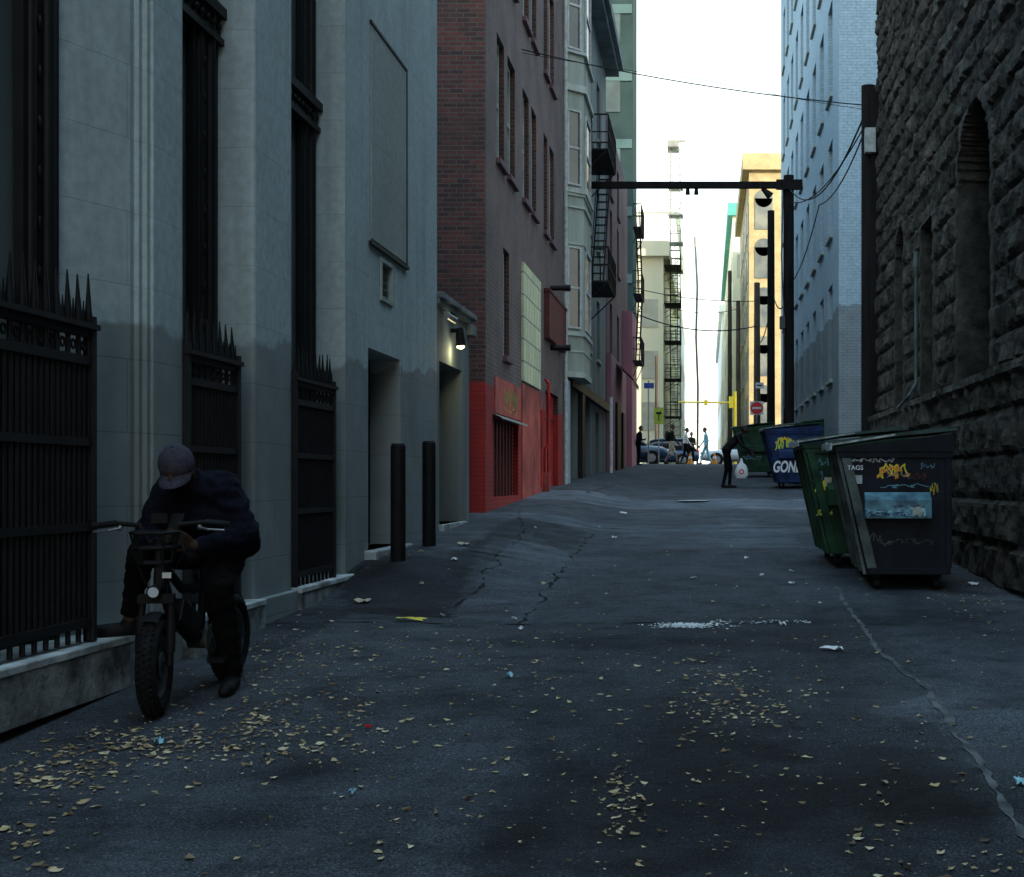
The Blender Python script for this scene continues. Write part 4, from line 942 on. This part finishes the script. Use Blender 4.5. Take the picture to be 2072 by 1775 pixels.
def walker(label,loc,rot,stride,cols,h=1.75,lean=0,arms='swing',shorts=False):
    e=thing('person',label,'person',loc,rot,group=None); s=h/1.75; q=[]
    def ad(a,b,r0,r1,m): q.append((Vector(a)*s,Vector(b)*s,r0*s,r1*s,m))
    st=stride
    for sd,f in ((1,st),(-1,-st)):
        y=.09*sd
        kx=f*.5+.05; kz=.49
        ad((0,y,.90),(kx,y,kz),.088,.062,1); ad((kx,y,kz),(f,y,.12),.058 if not shorts else .05,.04,2 if shorts else 1)
        ad((f-.03,y,.045),(f+.15,y,.035),.04,.034,3); ad((f,y,.12),(f-.01,y,.06),.04,.04,3)
    ad((-.0,.07,.95),(-.0,-.07,.95),.115,.115,1)
    c2=Vector((lean*.55,0,.95+.43*math.cos(min(1,lean))+0))
    ad((0,.06,1.0),(c2.x,.09,c2.z-.02),.11,.10,0); ad((0,-.06,1.0),(c2.x,-.09,c2.z-.02),.11,.10,0); ad((c2.x,.12,c2.z+.02),(c2.x,-.12,c2.z+.02),.075,.075,0)
    nk=c2+Vector((.02+lean*.12,0,.13-lean*.05)); hd=nk+Vector((.03+lean*.1,0,.11-lean*.08))
    ad(c2+Vector((0,0,.03)),nk,.055,.05,2); ad(hd,hd+Vector((.01,0,.03)),.082,.085,2); ad(hd+Vector((.03,0,-.03)),hd+Vector((.045,0,-.06)),.055,.04,2); ad(hd+Vector((.095,0,-.01)),hd+Vector((.105,0,-.025)),.012,.014,2)
    ad(hd+Vector((-.025,0,.03)),hd+Vector((-.0,0,.055)),.087,.085,4); 
    for sy in (1,-1): ad(hd+Vector((.0,.085*sy,0)),hd+Vector((0,.085*sy,-.03)),.012,.011,2); ad(hd+Vector((.083,.03*sy,.01)),hd+Vector((.085,.031*sy,.01)),.008,.008,4)
    for sd in (1,-1):
        sh=Vector((c2.x,.19*sd,c2.z))
        if arms=='swing': el=sh+Vector((-.10*sd*(1 if st else 0),.04*sd,-.27)); wr=el+Vector((.12-.05*sd,0,-.22))
        elif arms=='reach': el=sh+Vector((.12,.03*sd,-.24)); wr=el+Vector((.20,-.05*sd,-.10 if sd<0 else -.2))
        else: el=sh+Vector((.02,.03*sd,-.27)); wr=el+Vector((.18,-.1*sd,.03))
        ad(sh,el,.058,.045,0); ad(el,wr,.044,.03,0)
        hh=[]; hand(hh,wr*1.0,(wr-el),(0,-sd,0),1,.5,2); q.extend([(a*s,b*s,r0*s,r1*s,m) for a,b,r0,r1,m in hh])
    figure('body',q,cols,.012,e,disp=.006,smooth=1)
    return e
e=walker('person in black bending toward the dumpsters with a bag',(.52,36.2,g(.55,36.2)),R(-8),.07,['black','pants','skindark','black','hair'],1.78,.55,'reach')
bg=thing('shopping_bag','white plastic shopping bag with red ring mark','bag',(.90,35.9,g(.9,36)+.26))
mb=MB(); vs=[]
for j,(z,wx,wy) in enumerate(((0,.13,.07),(.08,.17,.1),(.22,.16,.09),(.34,.12,.05),(.40,.05,.03),(.52,.02,.01))):
    for i in range(12):
        t=2*math.pi*i/12; k=1+.1*math.sin(i*2.3+j); vs.append((wx*k*math.cos(t),wy*k*math.sin(t),z))
mb.add(vs,[(j*12+i,j*12+(i+1)%12,(j+1)*12+(i+1)%12,(j+1)*12+i) for j in range(5) for i in range(12)],0,True); mb.obj('bag_body',['wht'],bg,world=False)
mb=MB(); mb.torus((.0,-.11,.17),(0,1,0),.055,.014,20,6,ry=.006); mb.obj('ring_mark',['red'],bg,world=False)
walker('person in dark clothes standing beside the wall',(-2.95,59.6,g(-2.9,59.6)),R(20),.04,['cloth','pants','skin','black','hair'],1.72,.1,'fold')
e=walker('pedestrian in black top and beige shorts with a backpack',(-1.62,63.0,2.3),R(10),.28,['black','tan','skin','black','hair'],1.82,.05,'swing',True)
mb=MB(); mb.ell((-.17,0,1.28),(.12,.16,.24),0); mb.obj('backpack',['black'],e,world=False)
walker('pedestrian in pale top crossing the street',(-.98,64.0,2.3),R(0),.22,['whitecloth','pants','skin','black','hair'],1.7,.03,'swing')
walker('pedestrian in dark clothes waiting across the street',(-.80,70.5,2.3),R(-70),.05,['black','pants','skin','black','hair'],1.74,.03,'fold')
walker('pedestrian in pale blue clothes crossing the street',(-.02,64.5,2.3),R(180),.26,['cyan','cyan','skin','black','hair'],1.74,.03,'swing')

# ---------------------------------------------------------------- bike
BK=thing('electric_bicycle','black fat tyre electric bicycle with wide handlebars','bicycle',(-2.885,7.79,g(-2.88,7.79)),0)
BK.rotation_euler=(0,.037,R(-91))
def part(mb,name,mats,parent=BK,**k): return mb.obj(name,mats,parent,world=False,**k)
def wheel(cx,xf=None,tag='wheel'):
    w=MB(); w.cyl((cx,-.045,.262),(cx,.045,.262),.028,.028,16)
    if xf: w.xf(xf)
    wo=part(w,tag,['bronze'])
    t=MB(); t.torus((cx,0,.262),(0,1,0),.212,.050,48,14,0,ry=.052)
    for i in range(48):
        an=2*math.pi*i/48
        for sy in (-.028,.0,.028):
            rr=.262 if sy==0 else .257
            c=Vector((cx+rr*math.cos(an+sy*2),sy,.262+rr*math.sin(an+sy*2))); t.ell(c,(.010,.010,.010),0,5,3)
    if xf: t.xf(xf)
    t.obj('tyre',['rubber'],wo,world=False)
    r=MB(); r.torus((cx,0,.262),(0,1,0),.165,.012,40,8,0,ry=.035)
    for i in range(10):
        an=2*math.pi*i/10; r.cyl((cx,0,.262),(cx+.16*math.cos(an),0,.262+.16*math.sin(an)),.010,.010,6)
    r.cyl((cx,.035,.262),(cx,.038,.262),.075,.075,24)
    if xf: r.xf(xf)
    r.obj('rim',['bingrey'],wo,world=False)
wheel(-.55,tag='rear_wheel')
steer=Matrix.Translation((.50,0,0))@Matrix.Rotation(R(11),4,'Z')@Matrix.Translation((-.50,0,0))
wheel(.55,steer,'front_wheel')
f=MB(); f.tube([(.42,0,.72),(.30,0,.50),(.05,0,.34),(-.10,0,.33)],.032,10); f.tube([(.40,0,.78),(.15,0,.62),(-.14,0,.60)],.024,10); f.tube([(-.10,0,.33),(-.20,0,.80)],.022,10)
for s in (-1,1): f.tube([(-.10,.05*s,.33),(-.55,.075*s,.262)],.014,8); f.tube([(-.55,.075*s,.262),(-.17,.05*s,.66)],.012,8); f.tube([(-.18,.06*s,.70),(-.62,.07*s,.68)],.010,8)
f.tube([(-.62,-.07,.68),(-.62,.07,.68)],.010,8); f.cyl((.445,0,.66),(.41,0,.80),.028,.028,14); part(f,'frame',['black'])
b=MB(); b.box(.0,.30,-.045,.045,.42,.56); b.xf(Matrix.Translation((.12,0,.45))@Matrix.Rotation(R(-28),4,'Y')@Matrix.Translation((-.15,0,-.49))); part(b,'battery',['bronze'],bevel=.012)
b=MB(); b.cyl((-.10,-.06,.31),(-.10,.06,.31),.055,.055,18); b.cyl((-.10,.06,.31),(-.10,.068,.31),.085,.085,24); part(b,'motor_crank',['bingrey'])
for s,an in ((1,-40),(-1,140)):
    b=MB(); dx=.16*math.cos(R(an)); dz=.16*math.sin(R(an)); b.cyl((-.10,.08*s,.31),(-.10+dx,.09*s,.31+dz),.012,.010,8); b.box(-.10+dx-.04,-.10+dx+.04,.10*s-.0 if s>0 else -.19,.19 if s>0 else -.10,.31+dz-.012,.31+dz+.012); part(b,'pedal',['black'])
fk=MB()
for s in (-1,1): fk.tube([(.55,.075*s,.262),(.50,.075*s,.50),(.475,.07*s,.60)],.020,10); fk.cyl((.535,.075*s,.33),(.50,.075*s,.50),.026,.026,10)
fk.box(.445,.51,-.09,.09,.585,.63); fk.cyl((.47,0,.62),(.40,0,.88),.02,.02,12); fk.xf(steer); part(fk,'fork',['black'])
fd=MB()
for i in range(10):
    a0=R(62+i*10); a1=R(72+i*10); r=.285
    for s,(ya,yb,dr_) in enumerate(((-.045,-.02,-.012),(-.02,.02,0),(.02,.045,-.012))):
        ra=r+(dr_ if s==0 else 0); rb=r+(dr_ if s==2 else 0)
        fd.quad((.55+ra*math.cos(a0),ya,.262+ra*math.sin(a0)),(.55+ra*math.cos(a1),ya,.262+ra*math.sin(a1)),(.55+rb*math.cos(a1),yb,.262+rb*math.sin(a1)),(.55+rb*math.cos(a0),yb,.262+rb*math.sin(a0)))
fd.xf(steer); part(fd,'front_fender',['rubber'])
hb=MB(); hb.tube([(.33,-.34,.985),(.36,-.22,1.0),(.385,-.10,.99),(.40,-.05,.90),(.40,.05,.90),(.385,.10,.99),(.36,.22,1.0),(.33,.34,.985)],.013,10); hb.cyl((.40,0,.86),(.40,0,.92),.03,.03,12); hb.xf(steer); h_=part(hb,'handlebar',['black'])
for s in (-1,1):
    gg=MB(); gg.cyl((.337,.225*s,.999),(.327,.35*s,.984),.018,.018,12); gg.xf(steer); gg.obj('grip',['rubber'],h_,world=False)
    lv=MB(); lv.cyl((.36,.20*s,.985),(.37,.205*s,.965),.014,.014,8); lv.tube([(.385,.20*s,.975),(.41,.25*s,.965),(.385,.33*s,.958)],.006,8); lv.xf(steer); lv.obj('brake_lever',['steel'],h_,world=False)
mb=MB(); mb.box(.37,.39,-.04,.04,1.0,1.05); mb.xf(steer); mb.obj('display',['black'],h_,world=False)
bk=MB(); ring=lambda z,w,d:[(.46,-w,z),(.46+d*.5,-w,z),(.46+d,-w*.6,z),(.46+d,w*.6,z),(.46+d*.5,w,z),(.46,w,z)]
for z,w,d in ((.96,.115,.14),(.88,.10,.12),(.80,.08,.10)): bk.tube(ring(z,w,d)+[ring(z,w,d)[0]],.008,6)
for a_,b_ in zip(ring(.96,.115,.14),ring(.80,.08,.10)): bk.cyl(a_,b_,.006,.006,6)
bk.tube([(.46,0,.80),(.43,0,.76)],.01,6); bk.xf(steer); part(bk,'front_rack',['black'])
hl=MB(); hl.cyl((.50,0,.655),(.555,0,.65),.030,.033,20,0); hl.cyl((.555,0,.65),(.560,0,.65),.027,.027,20,1); hl.torus((.556,0,.65),(1,0,0),.030,.005,20,6,0); hl.xf(steer); part(hl,'headlight',['bronze','lamplens'])
nb=MB(); nb.box(.475,.48,.03,.075,.715,.745); nb.xf(steer); part(nb,'reflector_plate',['wht'])
sd=MB(); 
for i,(x,w,z) in enumerate(((-.62,.09,.80),(-.50,.11,.81),(-.3,.115,.80),(-.12,.09,.80),(-.02,.05,.79))): sd.ell((x,0,z),(.10,w,.045),0,16,8)
part(sd,'saddle',['rubber'])
cb=MB(); cb.tube([(.38,.10,.97),(.47,.14,.85),(.46,.06,.70),(.45,.03,.55)],.004,6); cb.tube([(.38,-.10,.97),(.48,-.12,.86),(.47,-.05,.68),(.42,-.03,.60)],.004,6); cb.xf(steer); part(cb,'cable',['black'])
ks=MB(); ks.tube([(-.22,.06,.30),(-.30,.20,.01)],.009,8); part(ks,'kickstand',['steel'])
rf=MB(); rf.cyl((-.66,0,.66),(-.67,0,.66),.03,.03,12); part(rf,'rear_light',['red'])

# ---------------------------------------------------------------- cars
def car(label,loc,rot,paint,suv=True,L=4.6,W=1.85,H=1.66):
    e=thing('car',label,'car',loc,rot)
    hl=L/2; belt=.98 if suv else .88
    def loft(sec,mi,mb,n=14,pw=.5):
        vs=[]
        for x,w,z0,z1 in sec:
            for i in range(n):
                t=2*math.pi*i/n; c=math.cos(t);s=math.sin(t)
                vs.append((x,w*math.copysign(abs(c)**pw,c),(z0+z1)/2+(z1-z0)/2*math.copysign(abs(s)**pw,s)))
        fs=[(j*n+i,j*n+(i+1)%n,(j+1)*n+(i+1)%n,(j+1)*n+i) for j in range(len(sec)-1) for i in range(n)]+[tuple(range(n))[::-1],tuple((len(sec)-1)*n+i for i in range(n))]
        mb.add(vs,fs,mi,True)
    mb=MB(); w=W/2
    loft([(-hl,w*.7,.45,.85),(-hl+.08,w*.9,.3,belt),(-hl*.7,w,.25,belt+.05),(0,w,.24,belt+.04),(hl*.45,w,.25,belt),(hl*.8,w*.96,.27,belt-.08),(hl-.12,w*.88,.32,belt-.2),(hl,w*.65,.4,belt-.35)],0,mb)
    mb.obj('body',[paint],e,world=False)
    mb=MB(); loft([(-hl+.15,w*.78,belt-.1,belt+.05),(-hl+.45,w*.80,belt-.1,H-.1),(-hl*.4,w*.80,belt-.1,H),(hl*.05,w*.80,belt-.1,H-.02),(hl*.28,w*.78,belt-.1,H-.22),(hl*.52,w*.76,belt-.1,belt+.02)],0,mb,pw=.6); mb.obj('cabin_glass',['glass'],e,world=False)
    mb=MB(); loft([(-hl+.42,w*.74,H-.12,H-.0),(-hl*.4,w*.77,H-.10,H+.03),(hl*.05,w*.77,H-.12,H+.01),(hl*.2,w*.7,H-.18,H-.1)],0,mb,pw=.6)
    for x in (-hl*.62,-hl*.12,): 
        for s in (-1,1): mb.box(x,x+.07,s*w*.81-.01,s*w*.81+.01,belt,H-.1)
    mb.obj('roof',[paint],e,world=False)
    for x in (-hl*.6,hl*.62):
        for s in (-1,1):
            q=MB(); q.cyl((x,s*(w-.22),.35),(x,s*(w+.01),.35),.35,.35,24); wo=q.obj('wheel',['rubber'],e,world=False)
            q=MB(); q.cyl((x,s*(w+.011),.35),(x,s*(w+.02),.35),.2,.2,16)
            for k in range(5): an=k*2*math.pi/5; q.cyl((x,s*(w+.02),.35),(x+.2*math.cos(an),s*(w+.02),.35+.2*math.sin(an)),.025,n=6)
            q.obj('rim',['steel'],wo,world=False)
    for s in (-1,1):
        q=MB(); q.ell((hl-.12,s*w*.68,.68),(.12,.16,.07)); q.obj('headlight',['lamplens'],e,world=False)
        q=MB(); q.ell((-hl+.08,s*w*.75,.85),(.06,.1,.12)); q.obj('tail_light',['red'],e,world=False)
        q=MB(); q.ell((hl*.3,s*(w+.08),belt+.08),(.07,.1,.07)); q.obj('mirror',[paint],e,world=False)
    return e
car('dark blue sport utility car crossing the alley end',(-4.05,67,2.3),0,'carblue')
car('silver car on the cross street behind pedestrians',(1.9,72,2.3),R(180),'carwhite',False,4.5,1.8,1.48)
car('dark car on the far side of the cross street',(-2.6,74.5,2.3),R(180),'carblue',False,4.4,1.8,1.5)
for x in (-.75,.35):
    e=thing('traffic_cone','orange traffic cone with white band on the road','cone',(x,62.6,2.3),group='orange traffic cones')
    mb=MB(); mb.cyl((0,0,.02),(0,0,.5),.13,.03,14); mb.box(-.18,.18,-.18,.18,0,.03); mb.obj('cone_body',['orange'],e,world=False); mb=MB(); mb.cyl((0,0,.25),(0,0,.35),.088,.066,14); mb.obj('band',['wht'],e,world=False)

# ---------------------------------------------------------------- leaves and litter
random.seed(11)
lv=MB()
def leaf(x,y,s):
    z=g(x,y)+.004; a=random.uniform(0,6.28); c,sn=math.cos(a),math.sin(a); w=random.uniform(.25,.7); cu=random.uniform(-.1,.6)
    pts=[(-1,random.uniform(-.2,.2),cu*.5),(-.3,w,random.uniform(0,.5)),(.4,w*.7,.1),(1,random.uniform(-.3,.3),cu),(.4,-w*.7,random.uniform(0,.5)),(-.3,-w,.1)]
    vs=[(x+(p[0]*c-p[1]*sn)*s*.5,y+(p[0]*sn+p[1]*c)*s*.5,z+max(0,p[2])*s*.6) for p in pts]
    lv.add(vs,[(0,1,2,3),(0,3,4,5)],0)
def clus(u,v,su,sv,n,s0=.012,s1=.055):
    for _ in range(n):
        uu=random.gauss(u,su); vv=random.gauss(v,sv)
        if vv<1000 or vv>1810: continue
        x,y=UV(uu,vv)
        if x<-3.3 or x>2.7: continue
        leaf(x,y,s0+(s1-s0)*random.random()**1.4)
clus(130,1560,75,34,260); clus(300,1510,90,25,220); clus(520,1490,110,35,280); clus(600,1400,120,60,220); clus(560,1320,80,40,160); clus(850,1310,230,25,140)
clus(1440,1380,40,30,100); clus(1500,1420,70,25,100); clus(1260,1620,25,45,80); clus(60,1700,60,40,50); clus(1700,1560,250,110,150); clus(900,1600,500,110,170); clus(1000,1370,350,60,260); clus(1650,1300,250,50,100)
clus(1900,1750,100,25,35); clus(2010,1250,30,20,40); clus(1330,1180,300,60,90,.02,.05); clus(1460,1460,60,20,50); clus(1200,1500,600,160,500,.008,.022); clus(1960,1210,40,15,50); clus(700,1165,60,10,30)
lv.obj('fallen_leaves',['leaf'],kind='stuff',label='scattered dry yellow brown leaves on the asphalt',cat='leaves')
fl=MB()
for _ in range(700):
    u=random.gauss(1388,28); v=random.gauss(1267,2.6)
    if _>620: u=random.uniform(1440,1640); v=1260+random.gauss(0,2)
    x,y=UV(u,v); s=random.uniform(.004,.014); a=random.uniform(0,3)
    z=g(x,y)+.006; fl.add([(x+s*math.cos(a+k*1.57)*random.uniform(.6,1.3),y+s*2*math.sin(a+k*1.57),z+random.uniform(0,.006)) for k in range(4)],[(0,1,2,3)])
fl.obj('white_debris',['wht'],kind='stuff',label='patch of crushed white debris on the asphalt',cat='debris')
def scrap(u,v,w,h,mat,label,name='paper_litter'):
    x,y=UV(u,v); mb=MB(); nx_,ny_=6,4; rr=random.Random(int(u)); vs=[]
    an=rr.uniform(-.3,.3)
    for j in range(ny_):
        for i in range(nx_):
            a=(i/(nx_-1)-.5)*w; b_=(j/(ny_-1)-.5)*h; a+=rr.uniform(-.08,.08)*w; b_+=rr.uniform(-.1,.1)*h
            X=x+a*math.cos(an)-b_*math.sin(an); Y=y+a*math.sin(an)+b_*math.cos(an); vs.append((X,Y,g(X,Y)+.006+rr.uniform(0,.03)))
    mb.add(vs,[(j*nx_+i,j*nx_+i+1,(j+1)*nx_+i+1,(j+1)*nx_+i) for j in range(ny_-1) for i in range(nx_-1)]); mb.obj(name,[mat],label=label,cat='litter',group='litter on the asphalt')
scrap(830,1258,.24,.08,'yellow','crumpled yellow wrapper on the asphalt'); scrap(735,1222,.12,.12,'tan','crumpled tan paper on the asphalt'); scrap(938,1140,.12,.15,'tan','crumpled tan paper on the asphalt')
scrap(1682,1318,.15,.07,'wht','flattened white wrapper on the asphalt'); scrap(323,1507,.04,.05,'cyan','small pale blue scrap on the asphalt'); scrap(1030,1372,.04,.05,'cyan','small pale blue scrap on the asphalt')
scrap(712,1612,.02,.04,'cyan','tiny blue scrap on the asphalt'); scrap(2065,1590,.05,.06,'cyan','small pale blue scrap on the asphalt'); scrap(1970,1185,.1,.1,'wht','small white paper by the stone wall'); scrap(745,1478,.025,.02,'red','tiny red scrap on the asphalt'); scrap(1262,1041,.1,.15,'wht','small white paper on the asphalt'); scrap(920,1170,.06,.08,'wht','small white paper on the asphalt'); scrap(1600,1185,.05,.08,'wht','small white paper on the asphalt'); scrap(1110,990,.4,.6,'wht','white paper scraps beside the red wall')
for k in range(16):
    rr=random.Random(k+90); scrap(rr.uniform(720,1620),rr.uniform(1040,1300),rr.uniform(.02,.06),rr.uniform(.03,.08),rr.choice(['dimwht','wht','tan']),'small crumpled scrap of paper on the asphalt')
x,y=UV(1402,1016); mb=MB(); n=32
for k,(r,z,m) in enumerate(((.36,.004,1),(.32,.009,0))): mb.add([(x+r*math.cos(2*math.pi*i/n),y+r*math.sin(2*math.pi*i/n),g(x,y)+.02+z) for i in range(n)],[tuple(range(n))],m)
mb.obj('manhole_cover',['wht','crack'],label='round pale metal manhole cover set in asphalt',cat='manhole cover')

# ---------------------------------------------------------------- sky, sun, camera
tosun=Vector((.55,-.70,.26)).normalized()
el=math.asin(tosun.z); az=math.atan2(tosun.x,tosun.y)
w=bpy.data.worlds.new('World'); sc.world=w; w.use_nodes=True; n=w.node_tree
bgn=n.nodes['Background']; sk=n.nodes.new('ShaderNodeTexSky'); sk.sky_type='NISHITA'; sk.sun_disc=False; sk.sun_elevation=el; sk.sun_rotation=az; sk.dust_density=2.0; sk.air_density=1.2
n.links.new(sk.outputs[0],bgn.inputs['Color']); bgn.inputs['Strength'].default_value=.15
tc=n.nodes.new('ShaderNodeTexCoord'); sp=n.nodes.new('ShaderNodeSeparateXYZ'); n.links.new(tc.outputs['Generated'],sp.inputs[0])
mr=n.nodes.new('ShaderNodeMapRange'); mr.inputs[1].default_value=.28; mr.inputs[2].default_value=.60; n.links.new(sp.outputs[2],mr.inputs[0])
mx=n.nodes.new('ShaderNodeMix'); mx.data_type='RGBA'; n.links.new(mr.outputs[0],mx.inputs[0]); mx.inputs[6].default_value=(1.28,1.36,1.26,1); mx.inputs[7].default_value=(.88,1.36,1.72,1)
b2=n.nodes.new('ShaderNodeBackground'); n.links.new(mx.outputs[2],b2.inputs['Color']); b2.inputs['Strength'].default_value=1.05
ad_=n.nodes.new('ShaderNodeAddShader'); n.links.new(bgn.outputs[0],ad_.inputs[0]); n.links.new(b2.outputs[0],ad_.inputs[1]); n.links.new(ad_.outputs[0],n.nodes['World Output'].inputs['Surface'])
sl=bpy.data.lights.new('sun','SUN'); sl.energy=4.8; sl.angle=R(.5); sl.color=(1,.93,.78)
so=bpy.data.objects.new('sun',sl); col.objects.link(so); so.rotation_euler=(-tosun).to_track_quat('-Z','Y').to_euler(); so.location=(20,-20,40)
cd=bpy.data.cameras.new('camera'); cd.sensor_width=36; cd.lens=F/2072*36; cd.shift_x=-(U0-1036)/2072; cd.shift_y=(V0-887.5)/2072; cd.clip_end=3000; cd.clip_start=.1
co=bpy.data.objects.new('camera',cd); col.objects.link(co); co.location=(0,0,EYE); co.rotation_euler=(R(90),0,0); sc.camera=co
sc.view_settings.view_transform='Standard'; sc.view_settings.look='None'; sc.view_settings.exposure=0
